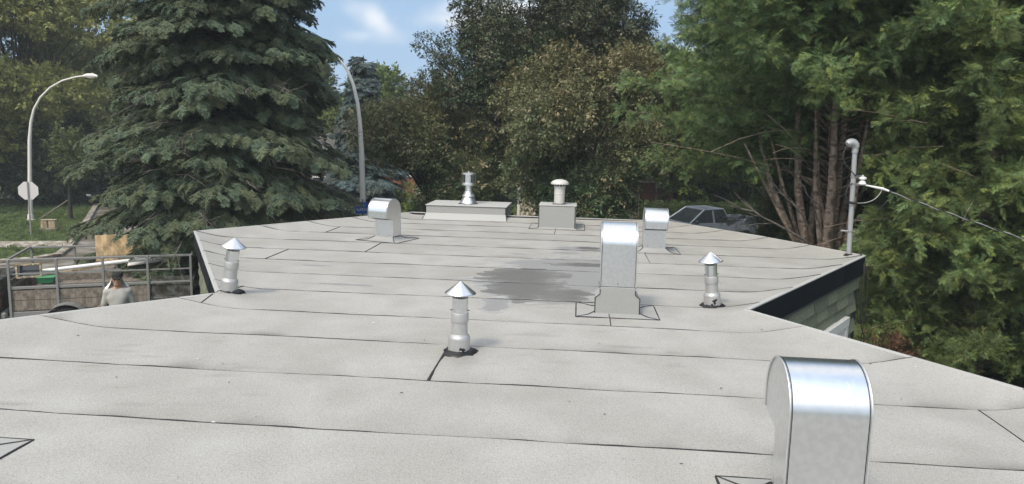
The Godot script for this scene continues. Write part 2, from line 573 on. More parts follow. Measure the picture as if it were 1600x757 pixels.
# ---------------------------------------------------------------- the house under the camera
func build_house():
	var house := thing("flat_roofed_house", Vector3.ZERO, 0, "flat-roofed house with pale grey membrane roof, black fascia and green shingled walls", "house")
	# decking under the membrane
	var d := MB.new()
	var poly := []
	for p in OUTLINE: poly.append(Vector2(p[0], p[1]))
	d.prism(poly, -(R - 0.03), -(R - 0.2), Transform3D(Basis(Vector3(1, 0, 0), Vector3(0, 0, 1), Vector3(0, -1, 0)), Vector3.ZERO))
	var deck := put(house, "roof", d, M.deck)
	# strips of roll roofing, each lapped over the one behind it
	var cuts := {6: [2.66], 7: [-1.0], 9: [-3.58, 0.35], 12: [-4.16], 13: [-3.04, 1.05], 15: [-4.30], 16: [-0.385]}
	for k in SEAMS.size():
		var v0: float = SEAMS[k]
		var v1: float = SEAMS[k + 1] if k + 1 < SEAMS.size() else 15.12
		var xs := [-99.0]
		xs.append_array(cuts.get(k, []))
		xs.append(99.0)
		for c in xs.size() - 1:
			cap_sheet(deck, k, v0, v1, xs[c], xs[c + 1])
		if k + 1 < SEAMS.size():
			lap_bead(deck, k, v1)
		for c in cuts.get(k, []):
			end_bead(deck, c, v0, v1, k, 0.030 if k == 7 else 0.013)
	# edge strip round the roof
	var walls := []
	for i in OUTLINE.size():
		var a := Vector2(OUTLINE[i][0], OUTLINE[i][1])
		var b := Vector2(OUTLINE[(i + 1) % OUTLINE.size()][0], OUTLINE[(i + 1) % OUTLINE.size()][1])
		var L := (b - a).length()
		var o := Vector2((b - a).y, -(b - a).x).normalized()      # outward
		var mid := (a + b) * 0.5 + o * 0.1
		if Geometry2D.is_point_in_polygon(mid, PackedVector2Array(poly)): o = -o
		# local frame: x along the edge, y up, z outward
		var X := Transform3D(Basis(Vector3((b - a).x / L, 0, (b - a).y / L), Vector3.UP, Vector3(o.x, 0, o.y)), Vector3(a.x, 0, a.y))
		var f := MB.new()
		f.box(Vector3(L / 2, R - 0.06, 0.008), Vector3(L + 0.012, 0.27, 0.03), 0.004, X)
		var fo := put(house, "fascia", f, M.fascia)
		var jx := 1.1
		while jx < L - 0.3:
			var jn := MB.new()
			jn.box(Vector3(jx, R - 0.06, 0.0245), Vector3(0.035, 0.266, 0.004), 0.001, X)
			put(fo, "joint_cover", jn, M.fascia)
			jx += 1.85
		var e := MB.new()
		e.box(Vector3(L / 2, R + 0.078, 0.002), Vector3(L + 0.02, 0.022, 0.05), 0.006, X)
		put(house, "drip_edge", e, M.membrane_edge)
		var trim := MB.new()
		trim.box(Vector3(L / 2, R - 0.215, -0.012), Vector3(L - 0.05, 0.035, 0.05), 0.004, X)
		put(house, "frieze_board", trim, M.soffit)
		var w := MB.new()
		w.box(Vector3(L / 2, (R - 0.2) / 2, -0.12), Vector3(L - 0.02, R - 0.2, 0.14), 0.0, X)
		var wall := put(house, "wall", w, M.wall)
		if i == 0 or i == 5:
			shingle_wall(wall, X, L, i)
		walls.append([X, L, wall])
	# white door in the right-hand wall, only its upper corner shows above the near roof edge
	var WX: Transform3D = walls[5][0]
	var dr := MB.new()
	dr.box(Vector3(0.80, 1.13, 0.0), Vector3(0.13, 2.1, 0.09), 0.006, WX)
	dr.box(Vector3(1.86, 1.13, 0.0), Vector3(0.13, 2.1, 0.09), 0.006, WX)
	dr.box(Vector3(1.33, 2.12, 0.004), Vector3(1.19, 0.13, 0.09), 0.006, WX)
	put(walls[5][2], "door_casing", dr, M.white_paint)
	var pn := MB.new()
	pn.box(Vector3(1.33, 1.05, -0.01), Vector3(0.94, 2.02, 0.04), 0.004, WX)
	for q in [[1.11, 1.55], [1.55, 1.55], [1.11, 0.6], [1.55, 0.6]]:
		pn.box(Vector3(q[0], q[1], 0.012), Vector3(0.32, 0.75, 0.012), 0.005, WX)
	put(walls[5][2], "door", pn, M.white_paint)
	return house

func cap_sheet(parent, k, v0, v1, cl, cr):
	var rows := [v0 - 0.035]
	var step := 0.055 if v1 < 10.5 else 0.1
	var m := int(ceil((v1 - v0) / step))
	for i in m + 1: rows.append(lerp(float(v0), float(v1), float(i) / m))
	for p in outline_uv:
		if p.y > v0 and p.y < v1: rows.append(p.y)
	rows.sort()
	var widest := 0.0
	for v in rows:
		var s := span(clamp(v, -2.0, 15.1))
		widest = max(widest, min(s.y, cr) - max(s.x, cl))
	if widest <= 0.02: return
	var N: int = max(3, int(ceil(widest / (0.07 if v1 < 10.5 else 0.1))))
	var P := []
	var C := []
	for v in rows:
		var s := span(clamp(v, -2.0, 15.1))
		var a: float = max(s.x + 0.001, cl - 0.02)
		var b: float = min(s.y - 0.001, cr)
		if b < a: b = a
		var t: float = clamp((v - v0) / (v1 - v0), 0, 1)
		var pr := []
		var cc := []
		for j in N + 1:
			var u: float = lerp(a, b, float(j) / N)
			var edge_u: float = clamp(min(u - s.x, s.y - u) / 0.3, 0, 1)
			var vv: float = v + edge_u * lerp(wob(k - 1, u), wob(k, u), t)
			var p := uv(u, vv)
			p.y = roof_y(p.x, p.z) + (-0.004 if v < v0 else 0.006 * t + 0.0005)
			if cr < 90.0: p.y += 0.004 * clamp(1.0 - (cr - u) / 0.1, 0, 1)
			pr.append(p)
			var g := stain_and_shade(u, v, v - v0, v1 - v) * (1.0 + 0.045 * sin(k * 2.7 + (1.3 if cl > -90.0 else 0.0)))
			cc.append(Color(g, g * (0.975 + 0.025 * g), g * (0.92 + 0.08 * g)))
		P.append(pr); C.append(cc)
	var b := MB.new()
	b.colored = true
	for i in rows.size() - 1:
		for j in N:
			var nn := [Vector3.UP, Vector3.UP, Vector3.UP, Vector3.UP]
			var q := [[i, j], [i + 1, j], [i + 1, j + 1], [i, j + 1]]
			for w in 4:
				var y: int = q[w][0]
				var x: int = q[w][1]
				var dx: Vector3 = P[y][min(x + 1, N)] - P[y][max(x - 1, 0)]
				var dz: Vector3 = P[min(y + 1, rows.size() - 1)][x] - P[max(y - 1, 1 if y > 0 else 0)][x]
				var g := dx.cross(dz)
				if g.length() > 1e-7:
					nn[w] = g.normalized() if g.y > 0 else -g.normalized()
			b.tri(P[i][j], P[i + 1][j], P[i + 1][j + 1], nn[0], nn[1], nn[2], Vector2.ZERO, Vector2.ZERO, Vector2.ZERO, C[i][j], C[i + 1][j], C[i + 1][j + 1])
			b.tri(P[i][j], P[i + 1][j + 1], P[i][j + 1], nn[0], nn[2], nn[3], Vector2.ZERO, Vector2.ZERO, Vector2.ZERO, C[i][j], C[i + 1][j + 1], C[i][j + 1])
	# thickness at the far lap
	var last := rows.size() - 1
	for j in N:
		b.quad(P[last][j], P[last][j + 1], P[last][j + 1] - Vector3(0, 0.008, 0), P[last][j] - Vector3(0, 0.008, 0))
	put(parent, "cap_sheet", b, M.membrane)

func lap_bead(parent, k, v1):
	var b := MB.new()
	var s := span(v1)
	var N := int((s.y - s.x) / 0.05)
	var prev = null
	for j in N + 1:
		var u: float = lerp(s.x + 0.004, s.y - 0.004, float(j) / N)
		var eu: float = clamp(min(u - s.x, s.y - u) / 0.3, 0, 1)
		var vv: float = v1 + eu * wob(k, u)
		var g: float = clamp(0.55 + 0.9 * nz2.get_noise_2d(u * 40.0, k * 91.0) + 0.5 * nz2.get_noise_2d(u * 160.0, k * 91.0 + 40), 0.12, 1.2)
		var w: float = (0.004 + 0.017 * g) * (1.25 if v1 < 7 else (2.3 if v1 < 11 else 3.4))
		var p := uv(u, vv)
		var y := roof_y(p.x, p.z)
		var row := [Vector3(p.x, y + 0.0055, p.z), uv(u, vv + 0.001, y + 0.0075 + 0.003 * g), uv(u, vv + w * 0.7, y + 0.006 + 0.003 * g), uv(u, vv + w, y - 0.002)]
		if prev != null:
			for q in 3: b.quad(prev[q], row[q], row[q + 1], prev[q + 1], Vector3.UP)
		prev = row
	put(parent, "lap_bead", b, M.bitumen)

func end_bead(parent, u, v0, v1, k, w):
	var b := MB.new()
	var prev = null
	var N := 16
	var s1 := span(min(v1, 15.0))
	if u > s1.y or u < s1.x: return
	for j in N + 1:
		var v: float = lerp(v0 + 0.01, v1 - 0.005, float(j) / N)
		var ww: float = w * (0.65 + 0.6 * nz2.get_noise_2d(v * 60, u * 50))
		var uu: float = u + 0.006 * nz2.get_noise_2d(v * 50 + 90, u * 30)
		var p := uv(uu, v)
		var y := roof_y(p.x, p.z) + 0.006 * float(j) / N
		var row := [uv(uu - ww * 0.3, v, y + 0.003), uv(uu, v, y + 0.010), uv(uu + ww * 0.5, v, y + 0.008), uv(uu + ww, v, y - 0.001)]
		if prev != null:
			for q in 3: b.quad(prev[q], row[q], row[q + 1], prev[q + 1], Vector3.UP)
		prev = row
	put(parent, "end_bead", b, M.bitumen)

func shingle_wall(wall, X, L, side):
	var rows := 15
	var rh := 0.162
	var protos := []
	for q in 4:
		var b := MB.new()
		# a tapered slab, thick at its butt
		var hw := [0.46, 0.55, 0.38, 0.62][q] * 0.5 as float
		var t: float = 0.034 + 0.004 * (q % 2)
		var p := [Vector3(-hw, 0, 0), Vector3(hw, 0, 0), Vector3(hw, 0, t), Vector3(-hw, 0, t), Vector3(-hw, rh + 0.02, 0), Vector3(hw, rh + 0.02, 0), Vector3(hw, rh + 0.02, 0.004), Vector3(-hw, rh + 0.02, 0.004)]
		b.quad(p[2], p[3], p[7], p[6], Vector3(0, 0, 1))
		b.quad(p[0], p[1], p[2], p[3], Vector3(0, -1, 0))
		b.quad(p[1], p[2], p[6], p[5], Vector3(1, 0, 0))
		b.quad(p[0], p[3], p[7], p[4], Vector3(-1, 0, 0))
		b.quad(p[4], p[5], p[6], p[7], Vector3(0, 1, 0))
		protos.append(b.mesh())
	for r in rows:
		var x: float = 0.04 + [0.0, 0.21, 0.09, 0.3][r % 4]
		var y := R - 0.24 - (r + 1) * rh
		if y < 0.15: break
		while x < L - 0.1:
			var q := rng.randi() % 4
			var w: float = [0.46, 0.55, 0.38, 0.62][q]
			if x + w > L - 0.02: break
			var o := put(wall, "shingle", protos[q], M.shingles[rng.randi() % 4])
			o.transform = X * Transform3D(Basis(Vector3(0, 0, 1), rf(-0.006, 0.006)), Vector3(x + w / 2, y + rf(-0.006, 0.006), -0.049 + rf(0, 0.002)))
			x += w + rf(0.004, 0.012)

# ---------------------------------------------------------------- puddle
func wet_field(u, v) -> float:
	var f := -1.0
	for e in [[-0.42, 8.25, 0.62, 0.80], [-0.08, 8.9, 0.85, 1.05], [-0.80, 8.55, 0.50, 0.42], [-0.25, 9.75, 0.75, 0.65], [0.15, 9.4, 0.75, 1.3], [-0.15, 7.65, 0.45, 0.22], [-0.78, 7.35, 0.16, 0.35], [0.10, 11.42, 0.42, 0.30], [-0.12, 10.95, 0.22, 0.12], [-0.82, 10.66, 0.13, 0.05], [-3.3, 9.1, 0.22, 0.05], [-2.6, 8.0, 0.45, 0.05]]:
		var d := 1.0 - Vector2((u - e[0]) / e[2], (v - e[1]) / e[3]).length()
		f = max(f, d)
	return f + 0.05 + 0.38 * nz2.get_noise_2d(u * 45.0, v * 150.0) + 0.36 * nz2.get_noise_2d(u * 150.0 + 400, v * 520.0)

func core_field(u, v) -> float:
	var f := -1.0
	for e in [[-0.55, 8.25, 0.42, 0.70], [-0.15, 7.95, 0.35, 0.36], [-0.62, 8.95, 0.55, 0.50], [0.15, 9.95, 0.55, 0.13], [0.22, 11.5, 0.2, 0.14]]:
		var d := 1.0 - Vector2((u - e[0]) / e[2], (v - e[1]) / e[3]).length()
		f = max(f, d)
	return f - 0.02 + 0.38 * nz2.get_noise_2d(u * 26.0 + 50, v * 150.0) + 0.3 * nz2.get_noise_2d(u * 150.0 + 400, v * 420.0)

func contour_sheet(field: Callable, u0, u1, v0, v1, step, lift, tone0, tone1, ramp) -> MB:
	var b := MB.new()
	b.colored = true
	var nu := int((u1 - u0) / step)
	var nv := int((v1 - v0) / step)
	var F := []
	for i in nv + 1:
		var row := PackedFloat32Array()
		for j in nu + 1: row.append(field.call(u0 + j * step, v0 + i * step))
		F.append(row)
	for i in nv:
		for j in nu:
			var c := [[j, i], [j + 1, i], [j + 1, i + 1], [j, i + 1]]
			var pts := []
			for q in 4:
				var a = c[q]
				var d = c[(q + 1) % 4]
				var fa: float = F[a[1]][a[0]]
				var fd: float = F[d[1]][d[0]]
				if fa > 0: pts.append(Vector2(a[0], a[1]))
				if (fa > 0) != (fd > 0): pts.append(Vector2(a[0], a[1]).lerp(Vector2(d[0], d[1]), fa / (fa - fd)))
			if pts.size() < 3: continue
			var w := []
			var tones := []
			for p in pts:
				var x0 := int(p.x)
				var y0 := int(p.y)
				var fx: float = p.x - x0
				var fy: float = p.y - y0
				var x1: int = min(x0 + 1, nu)
				var y1: int = min(y0 + 1, nv)
				var wetness: float = lerpf(lerpf(F[y0][x0], F[y0][x1], fx), lerpf(F[y1][x0], F[y1][x1], fx), fy)
				var g0: float = lerpf(tone0, tone1, smoothstep(0.0, 1.0, clamp(wetness / ramp, 0, 1)))
				tones.append(Color(g0, g0, g0 * 1.01))
				var u: float = u0 + p.x * step
				var v: float = v0 + p.y * step
				var k := 0
				while k + 1 < SEAMS.size() and SEAMS[k + 1] <= v: k += 1
				var t: float = (v - SEAMS[k]) / (SEAMS[k + 1] - SEAMS[k])
				var g := uv(u, v)
				g.y = roof_y(g.x, g.z) + 0.006 * t + lift
				w.append(g)
			for q in range(1, w.size() - 1):
				b.tri(w[0], w[q], w[q + 1], Vector3.UP, Vector3.UP, Vector3.UP, Vector2.ZERO, Vector2.ZERO, Vector2.ZERO, tones[0], tones[q], tones[q + 1])
	return b

func build_litter():
	rng.seed = 640
	var f := MB.new()
	f.quad(Vector3(-1, 0, 0), Vector3(0, 0.25, -0.45), Vector3(1, 0, 0), Vector3(0, 0.2, 0.45), Vector3.UP)
	var mesh_ := f.mesh()
	var xf := []
	var cl := []
	for i in 420:
		var u := rf(-5.0, 3.6)
		var v := rf(2.2, 14.2) if i % 3 else rf(2.2, 7.0)
		var p := uv(u, v)
		if not Geometry2D.is_point_in_polygon(Vector2(p.x, p.z), PackedVector2Array(OUTLINE.map(func(q): return Vector2(q[0], q[1])))): continue
		p.y = roof_y(p.x, p.z) + 0.0085
		var k := rf(0.002, 0.006) if rng.randf() < 0.8 else rf(0.008, 0.016)
		xf.append(Transform3D(Basis(Vector3.UP, rf(0, TAU)).scaled(Vector3(k, k, k * rf(0.5, 1.1))), p))
		cl.append(tint(Color(0.035, 0.03, 0.022), 0.5) if rng.randf() < 0.8 else Color(0.75, 0.75, 0.72))
	var mm := MultiMesh.new()
	mm.transform_format = MultiMesh.TRANSFORM_3D
	mm.use_colors = true
	mm.mesh = mesh_
	mm.instance_count = xf.size()
	for i in xf.size():
		mm.set_instance_transform(i, xf[i]); mm.set_instance_color(i, cl[i])
	var o := MultiMeshInstance3D.new()
	o.name = "leaf_litter"
	o.multimesh = mm
	o.material_override = M.grass_blades
	add_child(o, true)
	tag(o, "scattered specks of dry leaf and grit lying on the pale roof", "leaf litter", "", "stuff")

func build_puddle():
	var p := MeshInstance3D.new()
	p.name = "puddle"
	p.mesh = contour_sheet(wet_field, -4.0, 0.75, 6.9, 11.8, 0.02, 0.0022, 0.43, 0.29, 0.34).mesh()
	p.material_override = M.damp
	add_child(p, true)
	tag(p, "shallow drying rain puddle on the middle of the pale roof", "puddle", "", "structure")
	put(p, "standing_water", contour_sheet(core_field, -1.4, 0.8, 7.2, 11.8, 0.02, 0.0042, 0.31, 0.235, 0.35), M.wet)

# a sheet of membrane sealed round a roof fitting: raised, with a bitumen bead along its edge
func flashing(parent, w, d, h, cw, cd, ch, z0 = 0.0):
	var b := MB.new()
	b.box(Vector3(0, h / 2, z0), Vector3(w, h, d), 0.003)
	# flared skirt up to the curb
	for s in 4:
		var a := [Vector3(-w * 0.37, h, d * 0.37 + z0), Vector3(w * 0.37, h, d * 0.37 + z0), Vector3(cw / 2, ch, cd / 2), Vector3(-cw / 2, ch, cd / 2)]
		if s == 1: a = [Vector3(w * 0.37, h, d * 0.37 + z0), Vector3(w * 0.37, h, -d * 0.37 + z0), Vector3(cw / 2, ch, -cd / 2), Vector3(cw / 2, ch, cd / 2)]
		if s == 2: a = [Vector3(w * 0.37, h, -d * 0.37 + z0), Vector3(-w * 0.37, h, -d * 0.37 + z0), Vector3(-cw / 2, ch, -cd / 2), Vector3(cw / 2, ch, -cd / 2)]
		if s == 3: a = [Vector3(-w * 0.37, h, -d * 0.37 + z0), Vector3(-w * 0.37, h, d * 0.37 + z0), Vector3(-cw / 2, ch, cd / 2), Vector3(-cw / 2, ch, -cd / 2)]
		# concave curve in three bands
		var p0: Array = [a[0], a[1]]
		for q in 4:
			var t := float(q + 1) / 4
			var rise := t * t
			var l: Vector3 = a[0].lerp(a[3], t); l.y = lerp(h, float(ch), rise)
			var r: Vector3 = a[1].lerp(a[2], t); r.y = lerp(h, float(ch), rise)
			b.quad(p0[0], p0[1], r, l, Vector3(0, 1, 0))
			p0 = [l, r]
	var o := put(parent, "flashing", b, M.curb_membrane)
	var e := MB.new()
	var pts := [Vector3(-w / 2, h * 0.6, -d / 2 + z0), Vector3(w / 2, h * 0.6, -d / 2 + z0), Vector3(w / 2, h * 0.6, d / 2 + z0), Vector3(-w / 2, h * 0.6, d / 2 + z0)]
	for q in 4:
		var a: Vector3 = pts[q]
		var c: Vector3 = pts[(q + 1) % 4]
		var path := []
		var rad := []
		for i in 9:
			path.append(a.lerp(c, i / 8.0))
			rad.append(0.006 + 0.006 * abs(nz2.get_noise_2d(i * 40.0 + q * 300, w * 400)))
		e.tube(path, rad, 5)
	# seams down the flare
	for sx in [-1, 1]:
		for sz in [-1, 1]:
			var path := []
			for i in 5:
				var t := i / 4.0
				var p := Vector3(sx * w * 0.37, h, sz * d * 0.37 + z0).lerp(Vector3(sx * cw / 2, ch, sz * cd / 2), t)
				p.y = lerp(float(h), float(ch), t * t) + 0.002
				path.append(p)
			e.tube(path, [0.006], 5)
			e.tube([Vector3(sx * w / 2, h, sz * d / 2 + z0), Vector3(sx * w * 0.37, h + 0.002, sz * d * 0.37 + z0)], [0.005], 5)
	put(o, "bead", e, M.bitumen)

# ---------------------------------------------------------------- gooseneck roof vents
func build_hood(at, turn, label, curb_h, stepped = false, scale_by = 1.0):
	var o := thing("gooseneck_vent", at, turn, label, "roof vent", "galvanized gooseneck vents on the roof")
	var w := 0.345
	var d := 0.42
	var dd := 0.225
	# curb: opening side is -z, back is +z; the shell spans z from +dd/2 to -(d - dd/2)
	var cz := 0.0
	var cb := MB.new()
	if stepped:
		var prof := [Vector2(-0.215, 0), Vector2(0.215, 0), Vector2(0.215, 0.165), Vector2(0.17, 0.205), Vector2(0.17, curb_h), Vector2(-0.17, curb_h), Vector2(-0.17, 0.205), Vector2(-0.215, 0.165)]
		cb.prism(prof, -dd / 2 - 0.05, dd / 2 + 0.035)
		var e := MB.new()
		for s in [-1, 1]:
			e.tube([Vector3(s * 0.217, 0.0, dd / 2 + 0.036), Vector3(s * 0.217, 0.165, dd / 2 + 0.036), Vector3(s * 0.172, 0.205, dd / 2 + 0.036), Vector3(s * 0.172, curb_h - 0.02, dd / 2 + 0.036)], [0.005], 5)
		e.box(Vector3(0, curb_h - 0.003, 0.0), Vector3(w + 0.012, 0.016, dd + 0.012), 0.003)
		var c := put(o, "curb", cb, M.curb_membrane)
		put(c, "bead", e, M.bitumen)
	else:
		cb.box(Vector3(0, curb_h / 2, 0), Vector3(w - 0.01, curb_h, dd - 0.01), 0.006)
		put(o, "curb", cb, M.curb_membrane)
	flashing(o, 0.80 if stepped else 0.76, 0.62 if stepped else 0.70, 0.008, w if not stepped else 0.43, dd, 0.02 if stepped else max(curb_h, 0.04))
	# profile of the shell in (z, y), from the bottom of the back over the top to the lip
	var r := d / 2
	var cy = curb_h + 0.62 - r
	var prof := [Vector2(dd / 2, curb_h)]
	for i in 8: prof.append(Vector2(dd / 2, lerp(curb_h, cy, (i + 1) / 8.0)))
	for i in range(1, 21):
		var a := PI * i / 20
		prof.append(Vector2(dd / 2 - r + cos(a) * r, cy + sin(a) * r))
	prof.append(Vector2(dd / 2 - d, cy - 0.04))
	prof.append(Vector2(dd / 2 - d, cy - 0.095))
	var sh := MB.new()
	for i in prof.size() - 1:
		var a: Vector2 = prof[i]
		var b: Vector2 = prof[i + 1]
		var na := Vector3(0, 0, 1)
		var nb := Vector3(0, 0, 1)
		var ctr := Vector2(dd / 2 - r, cy)
		na = Vector3(0, (a - ctr).normalized().y, (a - ctr).normalized().x) if a.y >= cy else Vector3(0, 0, sign(a.x - ctr.x))
		nb = Vector3(0, (b - ctr).normalized().y, (b - ctr).normalized().x) if b.y >= cy else Vector3(0, 0, sign(b.x - ctr.x))
		var K := 6
		for j in K:
			var x0 := lerpf(-w / 2, w / 2, float(j) / K)
			var x1 := lerpf(-w / 2, w / 2, float(j + 1) / K)
			sh.tri(Vector3(x0, a.y, a.x), Vector3(x1, a.y, a.x), Vector3(x1, b.y, b.x), na, na, nb)
			sh.tri(Vector3(x0, a.y, a.x), Vector3(x1, b.y, b.x), Vector3(x0, b.y, b.x), na, nb, nb)
	put(o, "wrapper", sh, M.galv)
	# cheeks
	var cheek := []
	for p in prof: cheek.append(p)
	cheek.append(Vector2(dd / 2 - d + 0.02, cy - 0.10))
	cheek.append(Vector2(-dd / 2, cy - 0.135))
	cheek.append(Vector2(-dd / 2, curb_h))
	for s in [-1, 1]:
		var c := MB.new()
		var poly := []
		for p in cheek: poly.append(Vector2(-p.x, p.y))
		c.prism(poly, -0.0012, 0.0012, Transform3D(Basis(Vector3(0, 0, -1), Vector3(0, 1, 0), Vector3(1, 0, 0)), Vector3(s * (w / 2 - 0.004), 0, 0)))
		put(o, "side_panel", c, M.galv)
		# folded seam along the edge
		var e := MB.new()
		var path := []
		for p in prof: path.append(Vector3(s * (w / 2 + 0.002), p.y, p.x))
		e.tube(path, [0.0045], 6)
		put(o, "folded_seam", e, M.galv_bright)
		var dk := MB.new()
		var path2 := []
		for p in prof: path2.append(Vector3(s * (w / 2 - 0.008), p.y, p.x) + Vector3(0, 0.0006, 0.0006))
		dk.tube(path2, [0.0022], 4)
		put(o, "seam_sealant", dk, M.bitumen)
	# front wall of the duct, and the dark screen in the mouth
	var fw := MB.new()
	fw.box(Vector3(0, (curb_h + cy - 0.135) / 2, -dd / 2 + 0.002), Vector3(w - 0.01, cy - 0.135 - curb_h, 0.003), 0.0)
	put(o, "duct_front", fw, M.galv)
	var sc := MB.new()
	sc.quad(Vector3(-w / 2 + 0.006, cy - 0.09, dd / 2 - d + 0.01), Vector3(w / 2 - 0.006, cy - 0.09, dd / 2 - d + 0.01), Vector3(w / 2 - 0.006, cy - 0.12, -dd / 2), Vector3(-w / 2 + 0.006, cy - 0.12, -dd / 2), Vector3.DOWN)
	put(o, "insect_screen", sc, M.mesh_dark)
	var cr := MB.new()
	var cpth := []
	for i in range(6, 17):
		var k: float = (i - 6) / 10.0
		cpth.append(Vector3(w * (0.44 - 0.22 * sin(k * 1.7)), prof[i].y, prof[i].x - 0.0012))
	cr.tube(cpth, [0.0005, 0.002, 0.0022, 0.002, 0.0018, 0.0016, 0.0014, 0.0012, 0.001, 0.0007, 0.0004], 5, false)
	put(o, "crease", cr, M.galv)
	var seal := MB.new()
	for s in [-1, 1]:
		var sp := []
		var sr := []
		for i in 7:
			sp.append(Vector3(s * (w / 2 + 0.001), curb_h + 0.004 + 0.004 * (i % 2), lerpf(dd / 2, -dd / 2, i / 6.0)))
			sr.append(0.004 + 0.004 * abs(nz2.get_noise_2d(i * 70.0 + s * 200, curb_h * 900)))
		seal.tube(sp, sr, 5)
	put(o, "sealant", seal, M.tar)
	# screws
	for s in [[0.0, curb_h + 0.035, dd / 2], [-0.1, curb_h + 0.03, -dd / 2], [0.1, curb_h + 0.03, -dd / 2]]:
		var k := MB.new()
		k.lathe([Vector2(0.0, 0.004), Vector2(0.005, 0.003), Vector2(0.006, 0.0)], 8, Transform3D(Basis(Vector3.RIGHT, PI / 2 if s[2] > 0 else -PI / 2), Vector3(s[0], s[1], s[2])))
		put(o, "screw", k, M.mesh_dark)
	o.scale = Vector3.ONE * scale_by
	return o

# ---------------------------------------------------------------- round pipe vents with conical rain caps
func build_pipe_vent(at, lean: Basis, label, patches):
	var o := thing("pipe_vent", at, 0, label, "vent pipe", "pipe vents with conical caps")
	o.basis = Basis(Vector3.UP, 0.0)
	var X := Transform3D(lean, Vector3.ZERO)
	var tar := MB.new()
	var ph = rf(0, 9)
	var wb := func(a): return 1.0 + 0.13 * sin(3 * a + ph) + 0.09 * sin(7 * a + ph * 2) + 0.05 * sin(13 * a)
	tar.lathe([Vector2(0, 0.034), Vector2(0.09, 0.034), Vector2(0.108, 0.026), Vector2(0.128, 0.012), Vector2(0.138, -0.004), Vector2(0.138, -0.01)], 40, Transform3D.IDENTITY, wb)
	put(o, "tar_collar", tar, M.tar)
	var b := MB.new()
	b.lathe([Vector2(0.089, -0.01), Vector2(0.087, 0.02), Vector2(0.086, 0.125), Vector2(0.084, 0.135), Vector2(0.077, 0.148), Vector2(0.068, 0.155), Vector2(0.066, 0.16), Vector2(0.063, 0.262)], 40, X)
	put(o, "sleeve", b, M.alu_paint)
	var c := MB.new()
	c.lathe([Vector2(0.063, 0.258), Vector2(0.071, 0.260), Vector2(0.0715, 0.265), Vector2(0.070, 0.318), Vector2(0.068, 0.328), Vector2(0.060, 0.334)], 40, X)
	put(o, "coupling", c, M.alu_paint)
	var u := MB.new()
	u.lathe([Vector2(0.0635, 0.33), Vector2(0.0635, 0.447), Vector2(0.0615, 0.449), Vector2(0.0615, 0.33)], 40, X)
	put(o, "upper_pipe", u, M.galv)
	var s := MB.new()
	for k in 30:
		var a := TAU * k / 30
		s.tube([X * Vector3(cos(a) * 0.0625, 0.445, sin(a) * 0.0625), X * Vector3(cos(a) * 0.0625, 0.502, sin(a) * 0.0625)], [0.0016], 4, false)
	for y in [0.464, 0.483]:
		var path := []
		for k in 31: path.append(X * Vector3(cos(TAU * k / 30) * 0.0628, y, sin(TAU * k / 30) * 0.0628))
		s.tube(path, [0.0016], 4, false)
	put(o, "mesh_screen", s, M.galv)
	var inn := MB.new()
	inn.lathe([Vector2(0.054, 0.40), Vector2(0.054, 0.5)], 20, X)
	put(o, "liner", inn, M.mesh_dark)
	var cap := MB.new()
	cap.lathe([Vector2(0.0, 0.50), Vector2(0.118, 0.488), Vector2(0.1225, 0.482), Vector2(0.1235, 0.485), Vector2(0.120, 0.490), Vector2(0.004, 0.580), Vector2(0.0, 0.582)], 44, X)
	put(o, "rain_cap", cap, M.galv)
	var rb := MB.new()                                               # folded seam of the cone
	var sa = rf(0.5, 2.5)
	rb.tube([X * Vector3(cos(sa) * 0.119, 0.492, sin(sa) * 0.119), X * Vector3(cos(sa) * 0.006, 0.581, sin(sa) * 0.006)], [0.0022], 5)
	put(o, "cap_seam", rb, M.galv_bright)
	for a in [0.15, PI - 0.15, -PI / 2]:
		var k := MB.new()
		k.tube([X * Vector3(cos(a) * 0.060, 0.35, sin(a) * 0.060), X * Vector3(cos(a) * 0.076, 0.35, sin(a) * 0.076)], [0.0045], 6)
		put(o, "screw", k, M.mesh_dark)
	for p in patches:                                                  # dabs of tar on the sleeve: angle, height, size
		var k := MB.new()
		var pp = rf(0, 9)
		var blob := []
		for i in 14:
			var a := TAU * i / 14
			var r: float = p[2] * (1.0 + 0.4 * sin(2 * a + pp) + 0.3 * sin(5 * a + pp * 3))
			blob.append(Vector2(cos(a) * r, sin(a) * r * 0.8))
		for i in 14:
			var f = func(q: Vector2, rr): return X * Vector3(cos(p[0] + q.x / 0.087) * rr, p[1] + q.y, sin(p[0] + q.x / 0.087) * rr)
			k.flat(f.call(Vector2.ZERO, 0.0915), f.call(blob[i], 0.0885), f.call(blob[(i + 1) % 14], 0.0885), X.basis * Vector3(cos(p[0]), 0, sin(p[0])))
		put(o, "tar_dab", k, M.tar)
	return o

